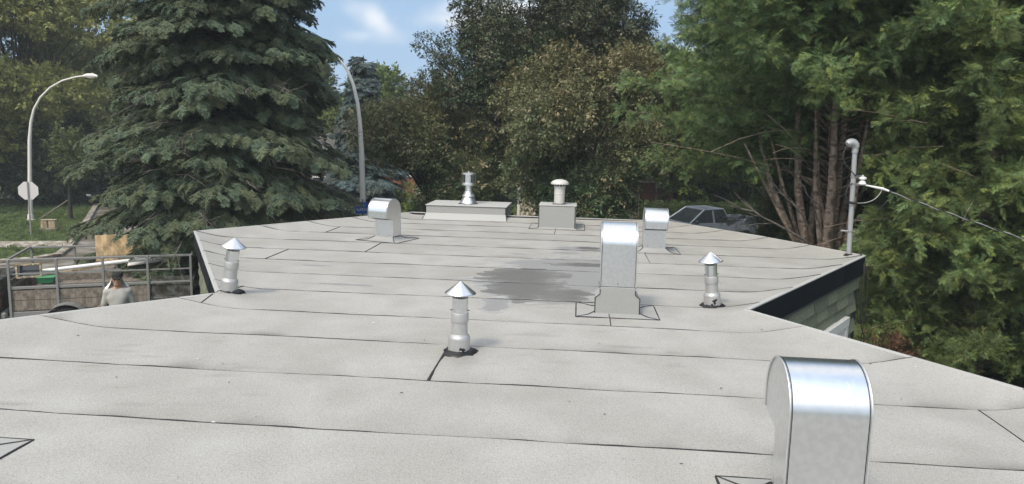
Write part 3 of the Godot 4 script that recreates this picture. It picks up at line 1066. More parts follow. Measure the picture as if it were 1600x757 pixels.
# ---------------------------------------------------------------- the two chimneys at the far edge
func build_chimneys():
	# wide chase straddling the roof edge, with a stainless flue
	var o := thing("boxed_chimney", uv(-2.28, 15.42, 0), -YAW, "long low membrane-clad chimney chase with a shiny stainless flue on top", "chimney")
	var c := MB.new()
	c.box(Vector3(0, (R + 0.27) / 2, -0.12), Vector3(1.66, R + 0.27, 1.12), 0.015)
	var ch := put(o, "chase", c, M.curb_membrane)
	var cp := MB.new()
	cp.box(Vector3(0, R + 0.278, -0.12), Vector3(1.70, 0.02, 1.16), 0.008)
	put(ch, "top_sheet", cp, M.membrane_edge)
	var sk := MB.new()
	sk.quad(Vector3(-0.86, R + 0.0, 0.62), Vector3(0.88, R + 0.0, 0.62), Vector3(0.84, R + 0.12, 0.443), Vector3(-0.84, R + 0.12, 0.443), Vector3(0, 1, 1))
	put(ch, "skirt", sk, M.membrane_edge)
	var bd := MB.new()
	bd.tube([Vector3(0.832, R + 0.02, 0.442), Vector3(0.832, R + 0.27, 0.442)], [0.009], 5)
	bd.tube([Vector3(0.832, R + 0.02, 0.2), Vector3(0.832, R + 0.27, 0.2)], [0.006], 5)
	bd.tube([Vector3(0.87, R + 0.0, 0.62), Vector3(0.835, R + 0.12, 0.445)], [0.007], 5)
	bd.tube([Vector3(-0.87, R + 0.0, 0.62), Vector3(-0.835, R + 0.12, 0.445)], [0.007], 5)
	put(ch, "bead", bd, M.bitumen)
	var F := Transform3D(Basis.IDENTITY, Vector3(-0.02, R + 0.288, -0.05))
	var t := MB.new()
	t.lathe([Vector2(0, 0.012), Vector2(0.19, 0.012), Vector2(0.21, 0.002)], 28, F, func(a): return 1.0 + 0.08 * sin(3 * a) + 0.06 * sin(8 * a))
	put(o, "tar_collar", t, M.tar)
	var f := MB.new()
	f.lathe([Vector2(0.185, 0.005), Vector2(0.18, 0.03), Vector2(0.105, 0.155), Vector2(0.10, 0.165)], 32, F)
	put(o, "base_cone", f, M.galv_bright)
	var k := MB.new()
	k.lathe([Vector2(0.135, 0.155), Vector2(0.138, 0.160), Vector2(0.095, 0.215), Vector2(0.085, 0.26), Vector2(0.078, 0.265)], 32, F)
	put(o, "storm_collar", k, M.galv_bright)
	var p := MB.new()
	p.lathe([Vector2(0.076, 0.2), Vector2(0.076, 0.40)], 32, F)
	put(o, "flue_pipe", p, M.galv_bright)
	var dr := MB.new()
	dr.lathe([Vector2(0.07, 0.385), Vector2(0.148, 0.39), Vector2(0.150, 0.395), Vector2(0.150, 0.44), Vector2(0.146, 0.445)], 32, F)
	dr.lathe([Vector2(0.146, 0.615), Vector2(0.150, 0.62), Vector2(0.150, 0.648), Vector2(0.0, 0.662)], 32, F)
	dr.lathe([Vector2(0.014, 0.66), Vector2(0.014, 0.685), Vector2(0, 0.69)], 10, F)
	put(o, "cap_drum", dr, M.galv_bright)
	var inr := MB.new()
	inr.lathe([Vector2(0.108, 0.44), Vector2(0.108, 0.62)], 24, F)
	put(o, "inner_baffle", inr, M.galv)
	for q in 6:
		var a0 := TAU * q / 6 + 0.25
		var pn := MB.new()
		for j in 5:
			var a := a0 + j * 0.13
			var b := a + 0.13
			pn.tri(F * Vector3(cos(a) * 0.147, 0.443, sin(a) * 0.147), F * Vector3(cos(b) * 0.147, 0.443, sin(b) * 0.147), F * Vector3(cos(b) * 0.147, 0.618, sin(b) * 0.147), Vector3(cos(a), 0, sin(a)), Vector3(cos(b), 0, sin(b)), Vector3(cos(b), 0, sin(b)))
			pn.tri(F * Vector3(cos(a) * 0.147, 0.443, sin(a) * 0.147), F * Vector3(cos(b) * 0.147, 0.618, sin(b) * 0.147), F * Vector3(cos(a) * 0.147, 0.618, sin(a) * 0.147), Vector3(cos(a), 0, sin(a)), Vector3(cos(b), 0, sin(b)), Vector3(cos(a), 0, sin(a)))
		put(o, "baffle_panel", pn, M.galv)
	# square curb with a painted mushroom vent
	o = thing("boxed_chimney", uv(-0.36, 14.22, 0), -YAW, "square membrane-clad chimney curb carrying a white vent with a mushroom cap", "chimney")
	c = MB.new()
	c.box(Vector3(0, R + 0.2, 0), Vector3(0.70, 0.48, 0.68), 0.014)
	ch = put(o, "curb", c, M.curb_membrane)
	cp = MB.new()
	cp.box(Vector3(0, R + 0.445, 0), Vector3(0.72, 0.014, 0.70), 0.006)
	put(ch, "top_sheet", cp, M.membrane_edge)
	bd = MB.new()
	bd.tube([Vector3(0.335, R + 0.0, 0.342), Vector3(0.332, R + 0.43, 0.342)], [0.008], 5)
	bd.tube([Vector3(-0.353, R + 0.0, 0.343), Vector3(-0.352, R + 0.44, 0.343)], [0.005], 5)
	bd.tube([Vector3(-0.35, R + 0.012, 0.346), Vector3(0.35, R + 0.012, 0.346)], [0.005], 5)
	put(ch, "bead", bd, M.bitumen)
	var fl := Node3D.new()
	fl.name = "flashing_base"
	o.add_child(fl, true)
	fl.position = Vector3(0, R, 0)
	flashing(fl, 1.05, 0.98, 0.008, 0.70, 0.68, 0.03)
	F = Transform3D(Basis.IDENTITY, Vector3(0.02, R + 0.452, 0.0))
	t = MB.new()
	t.lathe([Vector2(0, 0.012), Vector2(0.12, 0.012), Vector2(0.14, 0.002)], 28, F, func(a): return 1.0 + 0.1 * sin(3 * a + 1) + 0.06 * sin(8 * a))
	put(o, "tar_collar", t, M.tar)
	p = MB.new()
	p.lathe([Vector2(0.102, 0.0), Vector2(0.102, 0.19), Vector2(0.106, 0.195), Vector2(0.106, 0.205), Vector2(0.103, 0.21), Vector2(0.108, 0.34), Vector2(0.100, 0.345), Vector2(0.06, 0.345)], 32, F)
	put(o, "vent_pipe", p, M.white_metal)
	for q in 12:
		var a := TAU * q / 12
		var sl := MB.new()
		sl.box(Vector3(0, 0, 0), Vector3(0.018, 0.075, 0.006), 0.001, F * Transform3D(Basis(Vector3.UP, PI / 2 - a), Vector3(cos(a) * 0.106, 0.352, sin(a) * 0.106)))
		put(o, "cap_strut", sl, M.white_metal)
	var co := MB.new()
	co.lathe([Vector2(0.085, 0.34), Vector2(0.085, 0.41)], 20, F)
	put(o, "core", co, M.dark)
	cap_mushroom(o, F)

func cap_mushroom(o, F):
	var m := MB.new()
	var prof := [Vector2(0.0, 0.392), Vector2(0.165, 0.385), Vector2(0.172, 0.380), Vector2(0.175, 0.388)]
	for i in range(1, 11):
		var a := PI / 2 * i / 10
		prof.append(Vector2(cos(a) * 0.173, 0.392 + sin(a) * 0.085))
	m.lathe(prof, 36, F)
	put(o, "mushroom_cap", m, M.white_metal)

# ---------------------------------------------------------------- electrical service mast and its cables
func build_mast():
	var at := Vector3(5.12, R, -11.05)
	var o := thing("service_mast", at, 0, "grey electrical service mast with a gooseneck weatherhead at the roof corner", "service mast")
	var lean := Vector3(-0.03, 1, 0)
	var P = func(h): return lean * h
	var m := MB.new()
	m.tube([P.call(-1.6), P.call(0.0), P.call(0.8), P.call(1.62)], [0.036], 16)
	put(o, "pipe", m, M.white_metal2)
	var tr := MB.new()
	tr.lathe([Vector2(0, 0.07), Vector2(0.05, 0.06), Vector2(0.09, 0.03), Vector2(0.15, 0.005), Vector2(0.16, -0.05)], 24, Transform3D(Basis.IDENTITY, Vector3(0, 0.02, 0)), func(a): return 1.0 + 0.15 * sin(3 * a) + 0.1 * sin(6 * a + 1))
	put(o, "tar_collar", tr, M.tar)
	var w := MB.new()
	var top: Vector3 = P.call(1.60)
	w.tube([top, top + Vector3(0.003, 0.06, 0)], [0.047], 16)
	var path := []
	var rad := []
	for i in 9:
		var a := lerpf(0, PI * 0.75, i / 8.0)
		path.append(top + Vector3(-0.075 + cos(a) * 0.08, 0.07 + sin(a) * 0.075, 0.02 * i / 8.0))
		rad.append([0.048, 0.055, 0.061, 0.066, 0.068, 0.068, 0.065, 0.058, 0.045][i])
	w.tube(path, rad, 16)
	put(o, "weatherhead", w, M.white_metal2)
	for h in [0.42, 1.14, 1.24]:
		var b := MB.new()
		b.tube([P.call(h - 0.012), P.call(h + 0.012)], [0.042], 16)
		b.box(P.call(h) + Vector3(0.05, 0, 0), Vector3(0.05, 0.022, 0.03), 0.003)
		put(o, "strap", b, M.steel_grey)
	var br := MB.new()
	br.tube([P.call(0.42) + Vector3(-0.14, 0.01, 0), P.call(0.42)], [0.013], 8)
	put(o, "stub_arm", br, M.white_metal2)
	var ins := MB.new()
	var IX := Transform3D(Basis.IDENTITY, P.call(1.19) + Vector3(0.135, 0, 0.01))
	ins.lathe([Vector2(0, -0.065), Vector2(0.04, -0.065), Vector2(0.055, -0.05), Vector2(0.05, -0.02), Vector2(0.03, -0.005), Vector2(0.03, 0.01), Vector2(0.055, 0.025), Vector2(0.055, 0.045), Vector2(0.03, 0.06), Vector2(0.012, 0.062), Vector2(0.012, 0.085), Vector2(0, 0.086)], 20, IX)
	put(o, "insulator", ins, M.porcelain)
	var arm := MB.new()
	for y in [-0.07, 0.07]:
		arm.box(P.call(1.19 + y) + Vector3(0.09, 0, 0.01), Vector3(0.11, 0.008, 0.03), 0.002)
	put(o, "clevis", arm, M.steel_grey)
	# loops of conductor between weatherhead and drop cable
	var grip: Vector3 = P.call(1.19) + Vector3(0.42, -0.115, 0.05)
	var lp := MB.new()
	lp.tube(bez(top + Vector3(-0.13, 0.11, 0.03), top + Vector3(-0.28, -0.08, 0.06), P.call(1.36) + Vector3(-0.12, 0, 0.06), P.call(1.26) + Vector3(0.02, 0, 0.05), 14), [0.008], 6)
	lp.tube(bez(P.call(1.15) + Vector3(-0.03, 0, 0.05), P.call(1.05) + Vector3(-0.2, 0, 0.08), P.call(0.85) + Vector3(-0.12, 0, 0.08), P.call(0.86) + Vector3(0.0, 0, 0.05), 14), [0.008], 6)
	put(o, "conductor", lp, M.cable_black)
	var lw := MB.new()
	lw.tube(bez(P.call(0.86) + Vector3(0.0, 0, 0.05), P.call(0.84) + Vector3(0.16, 0, 0.06), P.call(0.88) + Vector3(0.36, 0, 0.06), grip, 14), [0.0065], 6)
	put(o, "conductor", lw, M.cable_alu)
	var sp := MB.new()
	sp.tube([P.call(0.86) + Vector3(-0.07, 0, 0.05), P.call(0.86) + Vector3(0.05, 0, 0.055)], [0.018], 8)
	put(o, "splice_sleeve", sp, M.cable_black)
	# the drop cable swinging away to the right
	var a := at + grip
	var b := Vector3(12.6, 1.9, -9.2)
	var cab := thing("service_drop_cable", a, 0, "twisted black and silver service cable leaving the mast towards the right", "cable")
	var p1 := []
	var p2 := []
	for i in 241:
		var t := i / 240.0
		var q := (b - a) * t + Vector3(0, -0.12 * 4 * t * (1 - t), 0)
		var an := t * 120.0
		p1.append(q + Vector3(0, cos(an), sin(an)) * 0.007)
		p2.append(q - Vector3(0, cos(an), sin(an)) * 0.007)
	var c1 := MB.new()
	c1.tube(p1, [0.007], 6)
	put(cab, "black_conductor", c1, M.cable_black)
	var c2 := MB.new()
	c2.tube(p2, [0.006], 6)
	put(cab, "bare_neutral", c2, M.cable_alu)
	var g := MB.new()
	g.tube([Vector3(-0.25, 0.05, 0), Vector3(0, 0.005, 0), (b - a).normalized() * 0.1], [0.012, 0.022, 0.016], 8)
	put(cab, "wedge_clamp", g, M.porcelain)
	# wire hanging down the wall corner
	var wc := thing("wall_cable", Vector3(5.3, R, -10.9), 0, "thin black cable looped loosely down the shingled wall corner below the mast", "cable")
	var k := MB.new()
	k.tube(bez(Vector3(-0.12, 0.12, 0.0), Vector3(0.06, 0.1, 0.12), Vector3(-0.22, -0.7, 0.25), Vector3(0.02, -1.1, 0.12), 20) + bez(Vector3(0.03, -1.12, 0.12), Vector3(0.06, -1.6, 0.1), Vector3(0.05, -2.2, 0.1), Vector3(0.08, -2.85, 0.1), 14), [0.010], 6)
	k.tube(bez(Vector3(-0.1, 0.05, 0.03), Vector3(0.03, 0.0, 0.12), Vector3(0.05, -0.5, 0.14), Vector3(-0.02, -1.3, 0.12), 20), [0.007], 6)
	put(wc, "wire", k, M.cable_black)

func bez(a, b, c, d, n) -> Array:
	var out := []
	for i in n + 1:
		var t = float(i) / n
		out.append(a * pow(1 - t, 3) + b * 3 * t * pow(1 - t, 2) + c * 3 * t * t * (1 - t) + d * t * t * t)
	return out

# ---------------------------------------------------------------- foliage pieces
func strip(b: MB, a: Vector3, d: Vector3, w: float, up: Vector3):
	# a narrow tapered leaf-like blade from a to d
	var x := d - a
	var s := x.cross(up).normalized() * w * 0.5
	var m := a + x * 0.45
	var nn := s.cross(x).normalized()
	if nn.dot(up) < 0: nn = -nn
	b.tri(a, m + s, d, nn, nn, nn)
	b.tri(a, d, m - s, nn, nn, nn)

func needle_spray(seed_) -> ArrayMesh:
	rng.seed = seed_
	var b := MB.new()
	var P = func(s): return Vector3(0.62 * s, 0.05 * sin(s * 3.0) - 0.12 * s * s, 0.0)
	b.tube([P.call(0.0), P.call(0.5), P.call(1.0)], [0.018, 0.02, 0.006], 4, false)
	for i in 17:
		var s := 0.08 + 0.92 * i / 17.0
		var sd := 1.0 if i % 2 else -1.0
		var L = (0.25 * pow(1.0 - s, 0.6) + 0.07) * rf(0.8, 1.2)
		var an = rf(0.6, 1.0)
		var d := Vector3(cos(an), rf(-0.45, 0.1), sd * sin(an)).normalized()
		var p: Vector3 = P.call(s)
		var q: Vector3 = p + d * L * 0.55
		var e: Vector3 = p + d * L + Vector3(0, -0.12 * L, 0)
		b.tube([p, q, e], [0.017, 0.021, 0.004], 3, false)
		if L > 0.16:
			for z in [-1, 1]:
				var dd = (d + d.cross(Vector3.UP) * z * 0.8 + Vector3(0, rf(-0.3, 0.05), 0)).normalized()
				b.tube([q, q + dd * L * 0.3, q + dd * L * 0.55], [0.015, 0.017, 0.003], 3, false)
	return b.mesh()

func cedar_frond(seed_) -> ArrayMesh:
	rng.seed = seed_
	var b := MB.new()
	var P = func(s): return Vector3(0.46 * s, -0.07 * s * s, 0.03 * sin(s * 5))
	for k in 3:
		strip(b, P.call(k / 3.0), P.call((k + 1.2) / 3.0), 0.012, Vector3.UP)
	for i in 15:
		var s := 0.08 + 0.9 * i / 15.0
		var sd := 1.0 if i % 2 else -1.0
		var L = (0.20 * pow(1.0 - s * 0.85, 0.8) + 0.02) * rf(0.75, 1.25)
		var an = rf(0.55, 0.95)
		var d := Vector3(cos(an), rf(-0.5, -0.05), sd * sin(an)).normalized()
		var up := Vector3(rf(-0.5, 0.5), 1, rf(-0.6, 0.6)).normalized()
		var p: Vector3 = P.call(s)
		strip(b, p, p + d * L, 0.014, up)
		for j in 4:
			var t := 0.3 + 0.17 * j
			var z := 1.0 if j % 2 else -1.0
			var dd := (d + up.cross(d) * z * rf(0.6, 1.0) + Vector3(0, -0.15, 0)).normalized()
			strip(b, p + d * L * t, p + d * L * t + dd * L * rf(0.3, 0.5), 0.013, up)
	return b.mesh()

func leaf_cluster(seed_, n, ll, lw, spread) -> ArrayMesh:
	rng.seed = seed_
	var b := MB.new()
	b.tube([Vector3.ZERO, Vector3(spread * 0.6, 0.02, 0), Vector3(spread * 1.1, 0.0, 0)], [0.006, 0.004, 0.002], 3, false)
	for i in n:
		var s = rf(0.1, 1.1)
		var az = rf(0, TAU)
		var p := Vector3(spread * s, 0.0, 0.0)
		var d := Vector3(rf(0.2, 1.0), sin(az), cos(az)).normalized()
		d.y -= 0.25
		d = d.normalized()
		var L: float = ll * rf(0.7, 1.2)
		var up := (Vector3(rf(-0.5, 0.5), 1.0, rf(-0.5, 0.5)) - d * d.y).normalized()
		var sd = d.cross(up).normalized() * lw * 0.5 * rf(0.8, 1.2)
		var st := p + d * 0.03
		var m := st + d * L * 0.45 - up * L * 0.05
		var e := st + d * L - up * L * 0.16
		var lift = up * lw * 0.16
		var na = (sd.normalized() * 0.3 + up).normalized()
		var nb = (up - sd.normalized() * 0.3).normalized()
		b.tri(st, m, m + sd + lift, nb, nb, nb)
		b.tri(m, e, m + sd + lift, nb, nb, nb)
		b.tri(st, m, m - sd + lift, na, na, na)
		b.tri(m, e, m - sd + lift, na, na, na)
	return b.mesh()

func aim(at: Vector3, dir: Vector3, up: Vector3, s: float) -> Transform3D:
	var x := dir.normalized()
	var z := x.cross(up)
	if z.length() < 0.05: z = x.cross(Vector3(0.3, 0.2, 1))
	z = z.normalized()
	var y := z.cross(x)
	return Transform3D(Basis(x * s, y * s, z * s), at)

func tint(c: Color, a: float, warm := 0.0) -> Color:
	var k = rf(1.0 - a, 1.0 + a)
	var w = rf(-warm, warm)
	return Color(c.r * k * (1.0 + w), c.g * k, c.b * k * (1.0 - w))

# layered conifer: whorls of drooping boughs
func conifer(o: Node3D, seed_, h, y0, rad, step, per, droop, sc, spacing, c: Color, trunk_r, shape_pow, gap, meshes: Array, full_to = 99.0):
	rng.seed = seed_
	var tk := MB.new()
	tk.tube([Vector3(0, -0.2, 0), Vector3(0.02, h * 0.3, 0), Vector3(0, h * 0.65, 0.03), Vector3(0, h, 0)], [trunk_r, trunk_r * 0.78, trunk_r * 0.42, 0.015], 12, false)
	put(o, "trunk", tk, M.bark)
	var xf := []
	var cl := []
	for k in meshes.size(): xf.append([]); cl.append([])
	var limbs := MB.new()
	var y: float = y0
	while y < h - 0.15:
		var f: float = (y - y0) / (h - y0)
		var r: float = rad * pow(1.0 - f, shape_pow) * rf(0.85, 1.08)
		var n: int = max(3, int(per * (0.6 + 0.4 * (1.0 - f))))
		if y > full_to: n = max(3, n / 2)
		if seed_ == 101: r *= lerpf(0.86, 1.0, smoothstep(1.0, 4.4, y))
		var a0 = rf(0, TAU)
		for k in n:
			if rng.randf() < gap: continue
			var az = a0 + TAU * k / n + rf(-0.28, 0.28)
			var L: float = r * rf(0.72, 1.12)
			if L < 0.25: L = 0.25
			var out := Vector3(cos(az), 0, sin(az))
			var side := Vector3(-sin(az), 0, cos(az))
			var bend = rf(-0.12, 0.12)
			var rise = rf(-0.05, 0.16) * (1.0 if f < 0.7 else 2.5)
			var jy: float = rf(-0.5, 0.5) * step * 1.8
			var P = func(t): return Vector3(0, y + jy, 0) + out * L * t + side * bend * L * t * t + Vector3.UP * L * (rise * t - droop * t * t + droop * 0.32 * t * t * t)
			var path := []
			for i in 6: path.append(P.call(i / 5.0))
			limbs.tube(path, [0.012 + 0.012 * L, 0.008], 4, false)
			var t: float = 0.16
			var dt: float = spacing / L
			if y > full_to: dt *= 1.6
			while t <= 1.02:
				var p: Vector3 = P.call(t)
				var fw: Vector3 = (P.call(t + 0.02) - P.call(t - 0.02)).normalized()
				var wide: float = sin(min(t, 1.0) * 2.6) * 0.30 * L
				for s in [-1, 0, 1]:
					if s == 0 and rng.randf() < 0.4: continue
					var d: Vector3 = (fw + side * s * rf(0.5, 1.3) + Vector3(0, rf(-0.95, 0.06), 0)).normalized()
					var q: Vector3 = p + side * s * rf(0, wide) + Vector3(0, rf(-0.08, 0.03) - 0.12 * abs(s) * wide, 0)
					var m := rng.randi() % meshes.size()
					xf[m].append(aim(q, d, Vector3(rf(-0.3, 0.3), 1, rf(-0.3, 0.3)), sc * rf(0.75, 1.25) * (0.75 + 0.25 * (1.0 - f))))
					cl[m].append(tint(c, 0.22, 0.10))
				t += dt * rf(0.8, 1.2)
		y += step * rf(0.8, 1.2)
	put(o, "bough", limbs, M.bark, "stuff")
	for k in meshes.size(): multi(o, "foliage", meshes[k], M.needles, xf[k], cl[k])

# bare dead twigs that show among living boughs
func dead_branch(o: Node3D, a: Vector3, d: Vector3, L, material, r := 0.016, twigs := 7):
	var b := MB.new()
	var path := []
	var s := d.normalized()
	for i in 8:
		path.append(a + s * L * i / 7.0 + Vector3(rf(-0.03, 0.03), rf(-0.03, 0.03) - 0.1 * L * pow(i / 7.0, 2), rf(-0.03, 0.03)) * min(1.0, L))
	b.tube(path, [r, r * 0.9, r * 0.8, r * 0.7, r * 0.6, r * 0.5, r * 0.4, r * 0.25], 5, false)
	for k in twigs:
		var i := 2 + rng.randi() % 5
		var dd := (s + Vector3(rf(-0.8, 0.8), rf(-0.6, 0.6), rf(-0.8, 0.8))).normalized()
		var l: float = L * rf(0.15, 0.4)
		b.tube([path[i], path[i] + dd * l * 0.5 + Vector3(0, rf(-0.03, 0.03), 0), path[i] + dd * l], [r * 0.45, r * 0.35, r * 0.15], 4, false)
	put(o, "bare_branch", b, material)

# feathery cedar: up-sweeping limbs with hanging fronds
func cedar(o: Node3D, seed_, h, y0, rad, n_limbs, c: Color, stems: Array, meshes: Array, base_low, sc := 1.0, frond_gap := 0.15, keep = null, dens := 1.0):
	rng.seed = seed_
	for s in stems:
		var tk := MB.new()
		tk.tube(s[0], s[1], 9, false)
		put(o, "trunk", tk, M.bark_red)
	var xf := []
	var cl := []
	for k in meshes.size(): xf.append([]); cl.append([])
	var limbs := MB.new()
	n_limbs = int(n_limbs * 1.6)
	for q in n_limbs:
		var f: float = pow((q + rng.randf()) / n_limbs, 1.0)
		var y: float = lerp(float(y0), float(h), f)
		var prof: float = pow(sin(PI * clamp(0.5 * (1.0 - base_low) + f * (0.5 + 0.5 * base_low), 0, 1)), 0.7) if f > 0.0 else 1.0
		prof = lerp(1.0, prof, smoothstep(0.25, 1.0, f))
		var az = q * 2.39996 + rf(-0.4, 0.4)
		var L: float = max(0.5, rad * prof * rf(0.55, 1.12))
		var out := Vector3(cos(az), 0, sin(az))
		var side := Vector3(-sin(az), 0, cos(az))
		var rise := rf(0.2, 0.85)
		var sag := rf(0.05, 0.45)
		var bend = rf(-0.3, 0.3)
		var P = func(t): return Vector3(0, y, 0) + out * L * t + side * bend * L * t * t + Vector3.UP * L * (rise * t - sag * t * t)
		var path := []
		for i in 6: path.append(P.call(i / 5.0))
		limbs.tube(path, [0.010 + 0.009 * L, 0.006], 4, false)
		var t: float = 0.22
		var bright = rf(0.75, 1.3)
		while t <= 1.0:
			var p: Vector3 = P.call(t)
			for s in [-1, 1]:
				var len: float = rf(0.22, 0.62) * (1.1 - 0.4 * t)
				var d: Vector3 = (out * rf(0.2, 0.8) + side * s * rf(0.2, 1.0) + Vector3(0, rf(-0.5, 0.65), 0)).normalized()
				var u := 0.1
				while u < 1.0:
					if rng.randf() > frond_gap:
						var at: Vector3 = p + d * len * u + Vector3(0, -0.22 * u * u * len, 0)
						if keep == null or keep.call(o.transform * at):
							var fd: Vector3 = (d + Vector3(rf(-0.9, 0.9), rf(-1.0, 0.8), rf(-0.9, 0.9))).normalized()
							var m := rng.randi() % meshes.size()
							xf[m].append(aim(at, fd, Vector3(rf(-1, 1), 0.9, rf(-1, 1)), sc * rf(0.6, 1.15)))
							var cc := tint(c, 0.38, 0.12)
							if rng.randf() < 0.24: cc = Color(cc.r * 1.6, cc.g * 1.4, cc.b * 1.1)
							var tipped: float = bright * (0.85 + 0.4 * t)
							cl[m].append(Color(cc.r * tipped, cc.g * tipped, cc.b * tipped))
					u += 0.17 / len / dens * 0.8
			t += 0.26 / L / dens * rf(0.8, 1.2)
	put(o, "bough", limbs, M.bark_red, "stuff")
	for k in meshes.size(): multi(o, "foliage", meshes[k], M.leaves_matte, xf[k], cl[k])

# broad-leaved crown made of leaf clusters gathered in uneven clumps
func broadleaf(o: Node3D, seed_, trunk_h, trunk_r, clumps: Array, per, meshes: Array, cols: Array, flat := 1.0, sc := 1.0, bark = null):
	rng.seed = seed_
	var tk := MB.new()
	var top := Vector3(rf(-0.2, 0.2), trunk_h, rf(-0.2, 0.2))
	tk.tube([Vector3(0, -0.2, 0), Vector3(rf(-0.1, 0.1), trunk_h * 0.5, 0), top], [trunk_r * 1.2, trunk_r, trunk_r * 0.75], 10, false)
	put(o, "trunk", tk, bark if bark else M.bark)
	var xf := []
	var cl := []
	for k in meshes.size(): xf.append([]); cl.append([])
	var limbs := MB.new()
	var lo_y := 99.0
	var hi_y := 0.0
	for q in clumps: lo_y = min(lo_y, q[0].y); hi_y = max(hi_y, q[0].y)
	var mid_y := (lo_y + hi_y) * 0.5
	var span_y: float = max(0.5, hi_y - lo_y)
	for q in clumps:
		var ctr: Vector3 = q[0]
		var r: float = q[1]
		var dens: float = q[2] if q.size() > 2 else 1.0
		var mid := top.lerp(ctr, 0.5) + Vector3(rf(-0.3, 0.3), rf(-0.1, 0.4), rf(-0.3, 0.3))
		limbs.tube([top.lerp(Vector3(top.x, 0, top.z), rf(0.0, 0.3)), mid, ctr + Vector3(0, -r * 0.2, 0)], [trunk_r * 0.32, trunk_r * 0.2, 0.015], 5, false)
		for z in 4:
			var e := ctr + Vector3(rf(-1, 1), rf(-0.5, 0.9) * flat, rf(-1, 1)).normalized() * r * 0.9
			limbs.tube([ctr + Vector3(0, -r * 0.2, 0), ctr.lerp(e, 0.5) + Vector3(0, 0.05, 0), e], [0.014, 0.010, 0.004], 4, false)
		var n := int(per * r * r * dens)
		var hue = rf(0, 1)
		for i in n:
			var d := Vector3(rng.randfn(), rng.randfn(), rng.randfn()).normalized()
			var rr = r * pow(rng.randf(), 0.45) * rf(0.85, 1.2)
			var p = ctr + Vector3(d.x, d.y * flat, d.z) * rr
			var dir := (d + Vector3(rf(-0.7, 0.7), rf(-0.5, 0.5), rf(-0.7, 0.7))).normalized()
			var m := rng.randi() % meshes.size()
			xf[m].append(aim(p, dir, Vector3(rf(-0.6, 0.6), 1, rf(-0.6, 0.6)), sc * rf(0.7, 1.2)))
			var sunlit_top: float = clamp((p.y - mid_y) / span_y + 0.5, 0, 1)  # painted light: leaf colour runs from dark low crown to sunlit top
			var c: Color = cols[0].lerp(cols[1], clamp(hue * 0.35 + sunlit_top * 0.75 + rng.randf() * 0.4 - 0.35, 0, 1))
			if cols.size() > 2 and rng.randf() < 0.13: c = cols[2]
			cl[m].append(tint(c, 0.25, 0.06))
	put(o, "limb", limbs, bark if bark else M.bark, "stuff")
	for k in meshes.size(): multi(o, "foliage", meshes[k], M.leaves, xf[k], cl[k])

func clumps_in(seed_, n, ctr: Vector3, size: Vector3, r0, r1, shell := 0.5) -> Array:
	rng.seed = seed_
	var out := []
	for i in n:
		var d := Vector3(rng.randfn(), rng.randfn(), rng.randfn()).normalized()
		var k: float = lerp(shell, 1.0, pow(rng.randf(), 0.7))
		out.append([ctr + Vector3(d.x * size.x, d.y * size.y, d.z * size.z) * k, rf(r0, r1)])
	return out

func shoots(list: Array, a: Vector3, b: Vector3, n, r):
	for i in n:
		var t: float = float(i + 1) / n
		list.append([a.lerp(b, t) + Vector3(rf(-0.1, 0.1), rf(-0.1, 0.1), rf(-0.1, 0.1)), r * lerp(1.2, 0.55, t), 1.5])

